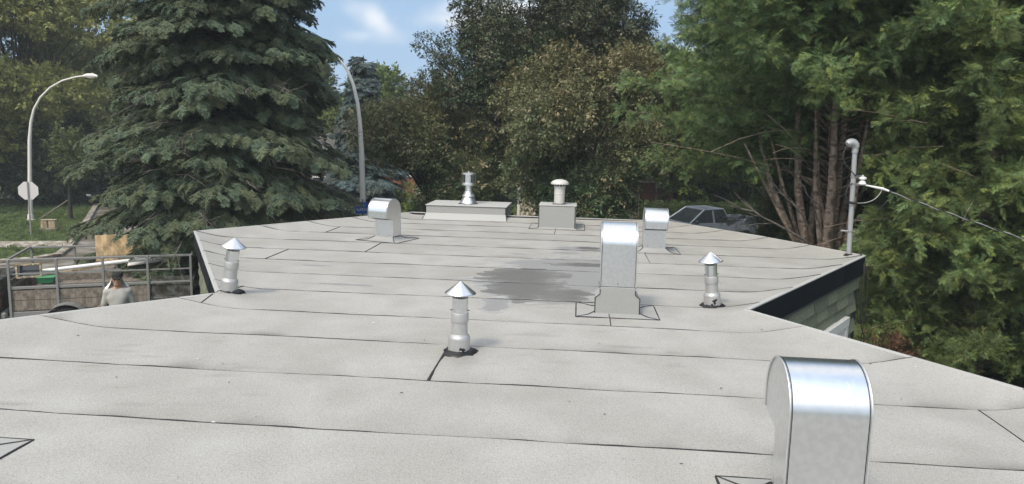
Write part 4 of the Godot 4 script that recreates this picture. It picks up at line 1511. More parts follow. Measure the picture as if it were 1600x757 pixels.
func build_vegetation():
	var sprays := [needle_spray(21), needle_spray(22), needle_spray(23)]
	var fronds := [cedar_frond(31), cedar_frond(32), cedar_frond(33), cedar_frond(34)]
	var small := [leaf_cluster(41, 15, 0.075, 0.034, 0.24), leaf_cluster(42, 13, 0.085, 0.036, 0.28), leaf_cluster(43, 16, 0.07, 0.032, 0.22)]
	var big := [leaf_cluster(51, 16, 0.14, 0.085, 0.42), leaf_cluster(52, 14, 0.16, 0.09, 0.46)]
	# --- the big spruce at the left corner of the house
	var o := thing("spruce_tree", Vector3(-7.72, 0, -19.8), 0.4, "huge dark green spruce towering behind the left corner of the roof", "tree")
	conifer(o, 101, 21.0, 1.0, 3.3, 0.27, 10, 0.46, 0.62, 0.085, Color(0.100, 0.130, 0.078), 0.30, 0.36, 0.12, sprays, 10.5)
	rng.seed = 5
	for k in 30:
		var az := rf(PI * 0.12, PI * 0.88) - 0.4
		var y = rf(2.4, 6.2)
		dead_branch(o, Vector3(cos(az) * rf(1.6, 2.6), y, sin(az) * rf(1.6, 2.6)), Vector3(cos(az + rf(-0.6, 0.6)), rf(-0.55, 0.1), sin(az + rf(-0.6, 0.6))), rf(0.9, 1.9), M.bark_grey, 0.017, 9)
	# --- blue spruce far behind, beside the near street lamp
	o = thing("blue_spruce_tree", Vector3(-6.9, 0, -34), 0, "smaller blue-grey spruce with pointed top behind the tall lamp post", "tree")
	conifer(o, 102, 8.1, 0.3, 2.3, 0.30, 9, 0.28, 1.15, 0.19, Color(0.095, 0.128, 0.122), 0.16, 0.85, 0.06, sprays)
	# --- cedars on the right
	var stems := []
	rng.seed = 77
	for s in [[-0.42, 4.9, -1.35, 0.075], [-0.30, 6.0, -0.85, 0.10], [-0.14, 5.5, -0.50, 0.07], [0.02, 6.4, -0.15, 0.12], [0.20, 6.8, 0.22, 0.12], [0.38, 5.8, 0.75, 0.085], [0.30, 6.0, 0.5, 0.07], [-0.05, 5.6, 0.05, 0.08], [-0.5, 4.6, -1.9, 0.045], [-0.2, 5.0, -1.1, 0.045], [0.45, 5.0, 1.25, 0.05], [0.1, 5.4, -0.35, 0.05]]:
		var x: float = s[0]
		var z = rf(-0.35, 0.35)
		stems.append([[Vector3(x * 0.55, -0.2, z), Vector3(x * 0.8 + rf(-0.05, 0.05), 1.3, z), Vector3(x + rf(-0.1, 0.1), 2.4, z * 1.2), Vector3(x + (s[2] - x) * 0.55 + rf(-0.08, 0.08), 3.7, z * 1.4), Vector3(s[2] + rf(-0.1, 0.1), s[1], z * 1.8)], [s[3] * 1.35, s[3] * 1.15, s[3], s[3] * 0.75, s[3] * 0.35]])
	o = thing("cedar_tree", Vector3(6.35, 0, -15.0), 0, "multi-stemmed cedar with bare reddish trunks showing just behind the service mast", "tree", "")
	var open_trunks := func(p: Vector3):
		# the trunks show below the crown on the side that faces the house
		var s = 14.0 / max(4.0, -p.z)
		return not (p.y < 4.75 + 0.35 * sin(p.x * 3.0) and p.z > -15.6 and p.x * s > 4.9 and p.x * s < 6.85) and not (p.z > -14.4 and p.y < 5.2) and not (p.y < 3.7 and p.x < 6.0)
	var clear_of_trunks := func(p: Vector3): return not (p.x < -p.z * 0.485 - 0.1 + 0.15 * sin(p.y * 4.0) and p.y < 5.2)
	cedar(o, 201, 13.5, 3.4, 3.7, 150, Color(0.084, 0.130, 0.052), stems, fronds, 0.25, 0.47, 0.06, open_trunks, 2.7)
	rng.seed = 78
	for s in [[-0.5, 2.7, -1.7, 0.95, 1.9, 0.03], [-0.45, 3.0, -1.2, 1.4, 1.7, 0.028], [-0.3, 3.4, -1.0, 1.1, 1.3, 0.02], [0.3, 2.6, 0.9, 1.4, 2.1, 0.05], [-0.6, 2.5, -1.9, 0.5, 1.8, 0.03], [0.5, 3.0, 1.0, 0.5, 0.9, 0.018], [-0.2, 2.9, -0.4, 0.9, 0.8, 0.014], [0.1, 2.8, 0.5, 0.7, 0.8, 0.012]]:
		dead_branch(o, Vector3(s[0], s[1], 0.45), Vector3(s[2], s[3], 0.3), s[4], M.bark_grey, s[5], 5)
	o = thing("cedar_tree", Vector3(6.7, 0, -19.6), 0, "dense dark cedar left of and behind the bare-trunked one", "tree")
	cedar(o, 202, 13.0, 3.9, 2.9, 170, Color(0.080, 0.126, 0.050), [[[Vector3(0, -0.2, 0), Vector3(0.1, 4, 0), Vector3(0, 11, 0)], [0.2, 0.15, 0.04]]], fronds, 0.1, 0.52, 0.05, func(p: Vector3): return p.y > 3.45 + 0.25 * sin(p.x * 5.0), 2.5)
	o = thing("cedar_tree", Vector3(8.5, 0, -13.1), 0, "broad yellow-green cedar filling the right edge behind the service cable, nearest of the cedars", "tree")
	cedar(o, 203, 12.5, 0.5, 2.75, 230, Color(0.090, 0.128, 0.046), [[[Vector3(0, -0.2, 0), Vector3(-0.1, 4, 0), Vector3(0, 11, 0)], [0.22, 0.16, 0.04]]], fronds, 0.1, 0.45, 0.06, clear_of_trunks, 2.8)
	o = thing("cedar_tree", Vector3(10.9, 0, -11.3), 0, "cedar at the far right edge of the view beyond the near roof edge", "tree")
	cedar(o, 204, 11.0, 0.4, 2.7, 190, Color(0.084, 0.120, 0.046), [[[Vector3(0, -0.2, 0), Vector3(-0.1, 4, 0), Vector3(0, 10, 0)], [0.2, 0.15, 0.04]]], fronds, 0.1, 0.6, 0.04, null, 2.0)
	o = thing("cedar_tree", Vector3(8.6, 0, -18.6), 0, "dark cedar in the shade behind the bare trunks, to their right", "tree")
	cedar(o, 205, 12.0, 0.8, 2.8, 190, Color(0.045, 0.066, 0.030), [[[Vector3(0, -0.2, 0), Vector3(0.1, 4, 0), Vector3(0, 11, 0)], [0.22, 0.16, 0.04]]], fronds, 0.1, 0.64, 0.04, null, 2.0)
	# --- crab apples in the middle
	var cl := clumps_in(301, 46, Vector3(0.3, 7.6, 0), Vector3(2.7, 3.6, 2.0), 0.7, 1.15, 0.1)
	rng.seed = 3011
	for s in [[Vector3(-1.2, 5.6, 0.3), Vector3(-3.5, 6.9, 0.6)], [Vector3(-1.2, 6.5, 0.3), Vector3(-3.9, 7.5, 0.4)], [Vector3(-1.0, 7.2, 0), Vector3(-2.7, 8.9, 0.5)], [Vector3(-1.5, 6.0, 0.2), Vector3(-3.2, 5.9, 0.6)], [Vector3(-1.5, 7.4, 0.2), Vector3(-2.9, 8.1, 0.0)], [Vector3(2.2, 7.2, 0), Vector3(3.4, 8.6, 0)], [Vector3(2.6, 6.6, 0), Vector3(3.9, 7.6, 0.3)]]:
		shoots(cl, s[0], s[1], 7, 0.34)
	o = thing("crab_apple_tree", Vector3(0.9, 0, -24.6), 0, "tall dark purple-leaved crab apple with spiky shoots against the sky behind the roof", "tree")
	broadleaf(o, 302, 3.6, 0.22, cl, 340, small, [Color(0.068, 0.112, 0.058), Color(0.112, 0.112, 0.068), Color(0.18, 0.17, 0.12)], 0.95, 1.35)
	cl = clumps_in(311, 44, Vector3(0.1, 4.6, 0), Vector3(2.75, 2.7, 2.3), 0.55, 0.95, 0.45)
	for q in cl:
		if q[0].x > 1.2: q[0].y = max(q[0].y, 4.3 + 0.3 * (q[0].x - 1.2))
	o = thing("crab_apple_tree", Vector3(2.0, 0, -21.6), 0, "bronze and olive leaved crab apple in front, right behind the square chimney curb", "tree")
	broadleaf(o, 312, 2.2, 0.2, cl, 380, small, [Color(0.066, 0.115, 0.058), Color(0.185, 0.165, 0.078), Color(0.26, 0.23, 0.14)], 0.9, 1.4)
	cl = clumps_in(321, 46, Vector3(-0.1, 3.7, 0), Vector3(2.5, 2.4, 2.0), 0.55, 0.95, 0.45)
	for q in cl:
		if q[0].x < -0.1: q[0].y = max(q[0].y, 4.2 - 0.25 * q[0].x)
	o = thing("crab_apple_tree", Vector3(-2.6, 0, -25.5), 0, "low bronze-leaved crab apple left of the others, behind the stainless flue", "tree")
	broadleaf(o, 322, 2.0, 0.17, cl, 360, small, [Color(0.075, 0.120, 0.058), Color(0.20, 0.19, 0.086), Color(0.26, 0.23, 0.14)], 0.9, 1.4)
	# --- trees across the streets
	var far_specs := [
		[-28.5, -43.0, 16.5, 6.4, 61, Color(0.30, 0.31, 0.10), Color(0.40, 0.39, 0.13), "broad yellow-green tree left of the far street lamp"],
		[-25.6, -52.0, 13.0, 4.6, 62, Color(0.25, 0.27, 0.085), Color(0.34, 0.34, 0.11), "olive green tree behind the arm of the far street lamp"],
		[-38.0, -40.0, 15.0, 6.0, 63, Color(0.06, 0.085, 0.028), Color(0.10, 0.12, 0.04), "dark leafy tree at the far left edge of the view"],
		[-17.0, -56.0, 11.0, 4.8, 64, Color(0.06, 0.09, 0.03), Color(0.10, 0.13, 0.04), "leafy tree at the end of the side street behind the spruce"],
		[-9.5, -52.0, 8.6, 3.6, 65, Color(0.09, 0.13, 0.035), Color(0.14, 0.18, 0.05), "bright green tree just left of the tip of the blue spruce"],
		[-4.6, -50.0, 8.2, 3.2, 66, Color(0.08, 0.12, 0.035), Color(0.13, 0.17, 0.05), "light green tree showing right of the tip of the blue spruce"],
		[-0.6, -54.0, 8.4, 4.0, 67, Color(0.05, 0.08, 0.03), Color(0.08, 0.11, 0.035), "green tree far behind the stainless flue"],
		[6.5, -52.0, 11.5, 4.8, 68, Color(0.06, 0.09, 0.03), Color(0.09, 0.12, 0.04), "dark green tree far behind the square chimney curb"],
		[8.2, -40.0, 9.6, 2.6, 69, Color(0.13, 0.18, 0.035), Color(0.18, 0.22, 0.05), "yellow-green tree glimpsed between the crab apples and the cedars"],
		[16.0, -46.0, 12.0, 5.2, 70, Color(0.05, 0.08, 0.03), Color(0.08, 0.11, 0.035), "dark tree behind the parked pickup"],
		[24.0, -40.0, 13.0, 5.5, 71, Color(0.05, 0.08, 0.03), Color(0.08, 0.11, 0.035), "dark tree far behind the cedars on the right"],
		[-30.6, -39.0, 12.5, 4.2, 75, Color(0.32, 0.33, 0.10), Color(0.42, 0.405, 0.135), "tall yellow-green tree at the left edge, nearest behind the corner lawn"],
		[13.5, -43.0, 5.0, 3.6, 76, Color(0.06, 0.09, 0.035), Color(0.09, 0.125, 0.045), "low dark bushy tree beyond the hedge, right of the parked pickup"],
		[-33.5, -41.0, 5.2, 3.4, 73, Color(0.045, 0.065, 0.03), Color(0.065, 0.09, 0.04), "low dark bushy tree at the back of the corner lawn, left edge"],
		[-27.5, -44.5, 4.6, 3.0, 74, Color(0.045, 0.065, 0.03), Color(0.065, 0.09, 0.04), "low dark bushy tree behind the base of the far street lamp"],
		[19.5, -26.0, 12.0, 4.6, 72, Color(0.05, 0.08, 0.03), Color(0.08, 0.11, 0.035), "large dark tree behind the right-hand cedars"]]
	for s in far_specs:
		o = thing("broadleaf_tree", Vector3(s[0], 0, s[1]), 0, s[7], "tree", "trees beyond the streets")
		var hh: float = s[2]
		cl = clumps_in(s[4] * 10, 52 if s[4] < 64 else 34, Vector3(0, hh * 0.56, 0), Vector3(s[3], hh * 0.44, s[3]) * 0.85, 1.0, 1.9, 0.35)
		for q in cl: q[0].y = max(q[0].y, 1.3)
		broadleaf(o, s[4], hh * 0.3, 0.25, cl, 80 if s[4] < 64 or s[4] == 75 else 120, big, [s[5], s[6]], 0.6, 1.6)
	# young tree with its stake on the corner lawn
	o = thing("young_tree", Vector3(-21.9, 0, -36.2), 0, "young leafy tree on the lawn by the kerb, leaning stake beside it", "tree")
	cl = clumps_in(801, 12, Vector3(0.4, 3.2, 0), Vector3(0.9, 1.1, 0.9), 0.5, 0.8, 0.2)
	broadleaf(o, 802, 1.9, 0.09, cl, 90, big, [Color(0.075, 0.10, 0.035), Color(0.11, 0.135, 0.045)], 0.7, 0.8)
	var st := MB.new()
	st.tube([Vector3(-1.5, 0, 0.2), Vector3(-0.1, 1.0, 0)], [0.035], 6)
	put(o, "stake", st, M.wood_old)
	# shrubs beyond the far edge of the roof
	for s in [[-4.6, -33.5, 2.4, 1.0, "yellow-green shrub beside the beige gate pillar", Color(0.14, 0.19, 0.04), Color(0.2, 0.25, 0.06)], [-3.2, -29.0, 2.7, 0.9, "bright shrub with pale flowers seen just left of the stainless flue", Color(0.15, 0.22, 0.045), Color(0.2, 0.27, 0.07)], [-5.9, -27.0, 2.0, 1.2, "dark shrub at the foot of the near lamp post", Color(0.05, 0.07, 0.03), Color(0.08, 0.10, 0.04)], [-7.2, -26.5, 1.6, 1.0, "round olive shrub left of the blue street sign", Color(0.07, 0.09, 0.04), Color(0.10, 0.12, 0.05)]]:
		o = thing("shrub", Vector3(s[0], 0, s[1]), 0, s[4], "shrub")
		cl = clumps_in(int(s[1] * 10) + 900, 12, Vector3(0, s[2] * 0.55, 0), Vector3(s[3], s[2] * 0.45, s[3]) * 0.75, 0.35, 0.5, 0.2)
		broadleaf(o, 811, 0.4, 0.05, cl, 260, small, [s[5], s[6]] if s[0] != -3.2 else [s[5], s[6], Color(0.7, 0.7, 0.62)], 0.9, 1.1)
	# clipped hedge behind the pickup
	o = thing("clipped_hedge", Vector3(10.6, 0, -37.0), 0.05, "clipped green hedge running behind the parked pickup", "hedge")
	rng.seed = 820
	var hx := []
	var hc := []
	for i in 5200:
		var p := Vector3(rf(-4.2, 4.2), rf(0.05, 1.5), rf(-0.5, 0.5))
		hx.append(aim(p, Vector3(rf(-1, 1), rf(-0.4, 1), rf(-1, 1)), Vector3(0, 1, 0), rf(0.8, 1.2)))
		hc.append(tint(Color(0.055, 0.085, 0.028), 0.25, 0.05))
	multi(o, "foliage", small[0], M.leaves, hx, hc)
	var hs := MB.new()
	for i in 14: hs.tube([Vector3(-4 + i * 0.62, -0.1, 0), Vector3(-4 + i * 0.62 + rf(-0.1, 0.1), 1.3, rf(-0.2, 0.2))], [0.03, 0.012], 5, false)
	put(o, "stem", hs, M.bark, "stuff")
	# dead brown leaves of the shrub by the wall corner
	o = thing("withered_shrub", Vector3(6.35, 0, -11.9), 0, "withered rust-brown shrub in the shade by the shingled wall corner", "shrub")
	cl = clumps_in(830, 10, Vector3(0, 1.0, 0), Vector3(0.3, 0.55, 0.3), 0.2, 0.32, 0.3)
	broadleaf(o, 831, 0.5, 0.03, cl, 420, small, [Color(0.08, 0.042, 0.026), Color(0.13, 0.07, 0.045)], 1.0, 0.8)
	# rough grass on the corner lawn
	rng.seed = 840
	var tb := MB.new()
	for i in 9:
		var a = rf(0, TAU)
		var p = Vector3(cos(a), 0, sin(a)) * rf(0, 0.16)
		strip(tb, p, p + Vector3(rf(-0.07, 0.07), rf(0.07, 0.16), rf(-0.07, 0.07)), 0.018, Vector3(0.3, 0.2, 1))
	var gx := []
	var gc := []
	for i in 16000:
		var p := Vector3(rf(-38, -16.4), 0, rf(-46, -24.5))
		# left of the side-street kerb, clear of the pavement
		if Geometry2D.is_point_in_polygon(Vector2(p.x, p.z), PackedVector2Array(ROAD)): continue
		if Geometry2D.is_point_in_polygon(Vector2(p.x, p.z), PackedVector2Array(WALK)): continue
		gx.append(Transform3D(Basis(Vector3.UP, rf(0, TAU)).scaled(Vector3.ONE * rf(0.6, 1.3)), p))
		gc.append(tint(Color(0.10, 0.14, 0.045), 0.25, 0.12))
	var gm := MultiMesh.new()
	gm.transform_format = MultiMesh.TRANSFORM_3D
	gm.use_colors = true
	gm.mesh = tb.mesh()
	gm.instance_count = gx.size()
	for i in gx.size():
		gm.set_instance_transform(i, gx[i]); gm.set_instance_color(i, gc[i])
	var g := MultiMeshInstance3D.new()
	g.name = "grass"
	g.multimesh = gm
	g.material_override = M.grass_blades
	add_child(g, true)
	tag(g, "uncut grass of the corner lawn across the street", "grass", "", "stuff")

# ---------------------------------------------------------------- ground and streets
const ROAD := [Vector2(-80, -15.5), Vector2(-30, -21.8), Vector2(-19.5, -23.6), Vector2(-17.5, -24.2), Vector2(-16.5, -24.9), Vector2(-16.2, -25.9), Vector2(-16.7, -27.2), Vector2(-18.2, -30.45), Vector2(-24.64, -43.3), Vector2(-34, -62), Vector2(-29, -64), Vector2(-20, -45), Vector2(-14, -32), Vector2(-10.2, -24), Vector2(-9.3, -20), Vector2(-8.6, -15.6), Vector2(-9.4, -11), Vector2(-14, -5), Vector2(-80, 6)]
const WALK := [Vector2(-80, -19.5), Vector2(-30, -25.6), Vector2(-19.9, -27.4), Vector2(-17.0, -28.0), Vector2(-17.8, -29.6), Vector2(-20.3, -29.0), Vector2(-30, -27.2), Vector2(-80, -21.2)]

func build_ground():
	var g := MB.new()
	g.sheet([Vector2(-400, -500), Vector2(400, -500), Vector2(400, 200), Vector2(-400, 200)], 0.0)
	tag(put(self, "lawn", g, M.lawn), "green lawn and verges round the houses", "lawn", "", "structure")
	var r := MB.new()
	r.sheet(ROAD, 0.004)
	tag(put(self, "road", r, M.asphalt), "worn pale asphalt street crossing and side street", "road", "", "structure")
	var w := MB.new()
	w.sheet(WALK, 0.008)
	tag(put(self, "pavement", w, M.concrete), "concrete pavement across the corner lawn", "pavement", "", "structure")
	# driveway with the pickup
	var d := MB.new()
	d.sheet([Vector2(-2, -30.5), Vector2(14, -24), Vector2(24, -27), Vector2(24, -35.8), Vector2(4, -35.6), Vector2(-4, -46), Vector2(-9, -46)], 0.006)
	tag(put(self, "driveway", d, M.asphalt), "asphalt driveway under the parked pickup", "driveway", "", "structure")
	# kerbs
	var kerb = func(pts: Array, label: String):
		var k := MB.new()
		for i in pts.size() - 1:
			var a: Vector2 = pts[i]
			var b: Vector2 = pts[i + 1]
			var L := (b - a).length()
			var X := Transform3D(Basis(Vector3((b - a).x / L, 0, (b - a).y / L), Vector3.UP, Vector3(-(b - a).y / L, 0, (b - a).x / L)), Vector3(a.x, 0, a.y))
			k.box(Vector3(L / 2, 0.06, 0), Vector3(L + 0.03, 0.13, 0.28), 0.02, X)
		tag(put(self, "kerb", k, M.concrete), label, "kerb", "", "structure")
	kerb.call(ROAD.slice(0, 10), "pale concrete kerb curving round the corner lawn")
	kerb.call(ROAD.slice(10, 18), "pale concrete kerb along the side of the spruce")
	# low hills of treetops close the horizon
	var h := MB.new()
	for q in [[-1, -150.0], [1, -220.0]]:
		var prev = null
		for i in 61:
			var x := -330.0 + i * 11.0
			var y := 7.0 + 5.0 * nz.get_noise_2d(i * 23.0, q[1])
			var row := [Vector3(x, -1, q[1] + 22), Vector3(x, y * 0.7, q[1] + 8), Vector3(x, y, q[1]), Vector3(x, -1, q[1] - 20)]
			if prev != null:
				for z in 3: h.quad(prev[z], row[z], row[z + 1], prev[z + 1], Vector3(0, 1, 0.3))
			prev = row
	tag(put(self, "hills", h, M.far_green), "low wooded rise at the horizon", "hills", "", "structure")

# ---------------------------------------------------------------- street furniture
func build_street():
	var pole_path := [Vector3(0, 0, 0), Vector3(0.06, 1.5, 0), Vector3(0.2, 3.9, 0), Vector3(0.33, 4.8, 0), Vector3(0.52, 5.4, 0), Vector3(0.86, 5.95, 0), Vector3(1.35, 6.42, 0), Vector3(1.95, 6.76, 0), Vector3(2.6, 6.95, 0), Vector3(3.1, 7.02, 0)]
	var lamp := thing("street_lamp", Vector3(-23.6, 0, -35.75), 0.0, "far grey street lamp with curved arm over the corner lawn at left", "street lamp", "curved street lamps")
	var b := MB.new()
	b.tube(pole_path, [0.10, 0.095, 0.08, 0.062, 0.056, 0.05, 0.046, 0.042, 0.04, 0.038], 14)
	put(lamp, "pole", b, M.lamp_pole)
	b = MB.new()
	b.lathe([Vector2(0.2, 0.0), Vector2(0.2, 0.05), Vector2(0.14, 0.08), Vector2(0.13, 0.3), Vector2(0.1, 0.32)], 16)
	put(lamp, "base", b, M.lamp_pole)
	b = MB.new()
	b.tube([Vector3(2.95, 7.0, 0), Vector3(3.15, 7.03, 0), Vector3(3.45, 7.03, 0), Vector3(3.65, 7.0, 0)], [0.05, 0.10, 0.11, 0.05], 12)
	put(lamp, "lamp_head", b, M.lamp_pole)
	b = MB.new()
	b.box(Vector3(3.33, 6.93, 0), Vector3(0.3, 0.02, 0.14), 0.008)
	put(lamp, "lens", b, M.light_glass)
	copy_thing(lamp, Vector3(-4.66, 0, -23.0), 2.15, "near grey street lamp post rising just right of the huge spruce", 1.03)
	# stop sign, seen from behind
	var s := thing("stop_sign", Vector3(-20.1, 0, -30.4), 0.25, "octagonal stop sign seen from its plain grey back on a thin post", "sign")
	b = MB.new()
	b.box(Vector3(0, 1.15, 0), Vector3(0.06, 2.3, 0.035), 0.006)
	put(s, "post", b, M.steel_grey)
	var oct := []
	for i in 8: oct.append(Vector2(cos(TAU * (i + 0.5) / 8), sin(TAU * (i + 0.5) / 8)) * 0.40)
	b = MB.new()
	b.prism(oct, -0.025, -0.021, Transform3D(Basis.IDENTITY, Vector3(0, 1.93, 0)))
	put(s, "sign_plate", b, M.sign_back)
	for y in [1.75, 2.1]:
		b = MB.new()
		b.lathe([Vector2(0, 0.012), Vector2(0.014, 0.01), Vector2(0.014, 0)], 8, Transform3D(Basis(Vector3.RIGHT, PI / 2), Vector3(0, y, 0.018)))
		put(s, "bolt", b, M.steel_grey)
	# blue street name plate on the near lamp post
	s = thing("street_name_sign", Vector3(-4.64, 2.32, -22.86), 0.55, "small blue street name sign on the near lamp post", "sign")
	b = MB.new()
	b.box(Vector3(-0.08, 0, 0), Vector3(0.40, 0.36, 0.012), 0.004)
	put(s, "plate", b, M.sign_blue)
	b = MB.new()                                                      # two worn lines of white lettering, too small to read
	rng.seed = 77
	for row in [[0.08, 0.035, 5], [-0.06, 0.07, 6]]:
		var x := -0.25
		for i in row[2]:
			var w = rf(0.025, 0.045)
			if rng.randf() > 0.12:
				b.box(Vector3(x + w / 2, row[0] + rf(-0.008, 0.008), 0.008), Vector3(w * 0.35, row[1], 0.002))
				b.box(Vector3(x + w / 2, row[0] + [row[1], -row[1], 0.0][i % 3] * 0.42, 0.0085), Vector3(w, row[1] * 0.22, 0.002))
			x += w + 0.016
	put(s, "lettering", b, M.white_paint)
	b = MB.new()
	b.tube([Vector3(0, -0.26, -0.13), Vector3(0, 0.26, -0.13)], [0.02], 8)
	b.box(Vector3(0, 0.12, -0.06), Vector3(0.03, 0.03, 0.12), 0)
	b.box(Vector3(0, -0.12, -0.06), Vector3(0.03, 0.03, 0.12), 0)
	put(s, "bracket", b, M.steel_grey)
	# utility boxes on the lawn
	var u := thing("utility_box", Vector3(-20.6, 0, -32.4), 0.3, "low cream utility box with two doors on the corner lawn", "utility box")
	b = MB.new()
	b.box(Vector3(0, 0.06, 0), Vector3(0.66, 0.12, 0.4), 0.01)
	put(u, "plinth", b, M.concrete)
	for x in [-0.15, 0.15]:
		b = MB.new()
		b.box(Vector3(x, 0.30, 0), Vector3(0.27, 0.36, 0.30), 0.015)
		var c := put(u, "cabinet", b, M.cream)
		b = MB.new()
		b.box(Vector3(x, 0.27, 0.152), Vector3(0.21, 0.24, 0.006), 0.002)
		put(c, "door", b, M.wood_new)
		b = MB.new()
		b.box(Vector3(x, 0.49, 0.01), Vector3(0.30, 0.025, 0.34), 0.008)
		put(c, "lid", b, M.cream)
	# post and bin near the spruce
	var p := thing("wooden_post", Vector3(-9.75, 0, -20.9), 0.1, "dark upright wooden post below the spruce boughs", "post")
	b = MB.new()
	b.box(Vector3(0, 0.75, 0), Vector3(0.17, 1.5, 0.17), 0.012)
	put(p, "shaft", b, M.bark)
	b = MB.new()
	b.box(Vector3(0, 1.52, 0), Vector3(0.2, 0.05, 0.2), 0.015)
	put(p, "cap", b, M.bark)
	var w := thing("waste_bin", Vector3(-8.75, 0, -20.4), 0.2, "pale wheeled bin beyond the left wall of the house", "bin")
	b = MB.new()
	var f := MB.new()
	for q in 4:
		var a := [[-1, 1], [1, 1], [1, -1], [-1, -1]]
		var c0 = a[q]
		var c1 = a[(q + 1) % 4]
		f.quad(Vector3(c0[0] * 0.2, 0.08, c0[1] * 0.24), Vector3(c1[0] * 0.2, 0.08, c1[1] * 0.24), Vector3(c1[0] * 0.26, 0.9, c1[1] * 0.3), Vector3(c0[0] * 0.26, 0.9, c0[1] * 0.3), Vector3(c0[0] + c1[0], 0, c0[1] + c1[1]))
	put(w, "tub", f, M.sign_back)
	b.box(Vector3(0, 0.92, 0), Vector3(0.58, 0.05, 0.66), 0.02)
	put(w, "lid", b, M.steel_grey)
	for x in [-0.2, 0.2]:
		b = MB.new()
		b.lathe([Vector2(0, -0.025), Vector2(0.09, -0.025), Vector2(0.1, -0.015), Vector2(0.1, 0.015), Vector2(0.09, 0.025), Vector2(0, 0.025)], 16, Transform3D(Basis(Vector3.FORWARD, PI / 2), Vector3(x, 0.1, -0.25)))
		put(w, "wheel", b, M.rubber)

func wheel(parent, at, r, w, rim_mat):
	var t := MB.new()
	var X := Transform3D(Basis(Vector3.RIGHT, PI / 2), at)
	t.lathe([Vector2(r * 0.6, -w / 2), Vector2(r * 0.93, -w / 2), Vector2(r, -w * 0.3), Vector2(r, w * 0.3), Vector2(r * 0.93, w / 2), Vector2(r * 0.6, w / 2)], 24, X)
	var o := Node3D.new()
	o.name = numbered(parent, "wheel")
	parent.add_child(o, true)
	put(o, "tyre", t, M.rubber)
	var m := MB.new()
	m.lathe([Vector2(0, -w * 0.35), Vector2(r * 0.2, -w * 0.38), Vector2(r * 0.5, -w * 0.3), Vector2(r * 0.62, -w * 0.45), Vector2(r * 0.62, w * 0.45), Vector2(r * 0.5, w * 0.3), Vector2(r * 0.2, w * 0.38), Vector2(0, w * 0.35)], 20, X)
	put(o, "rim", m, rim_mat)

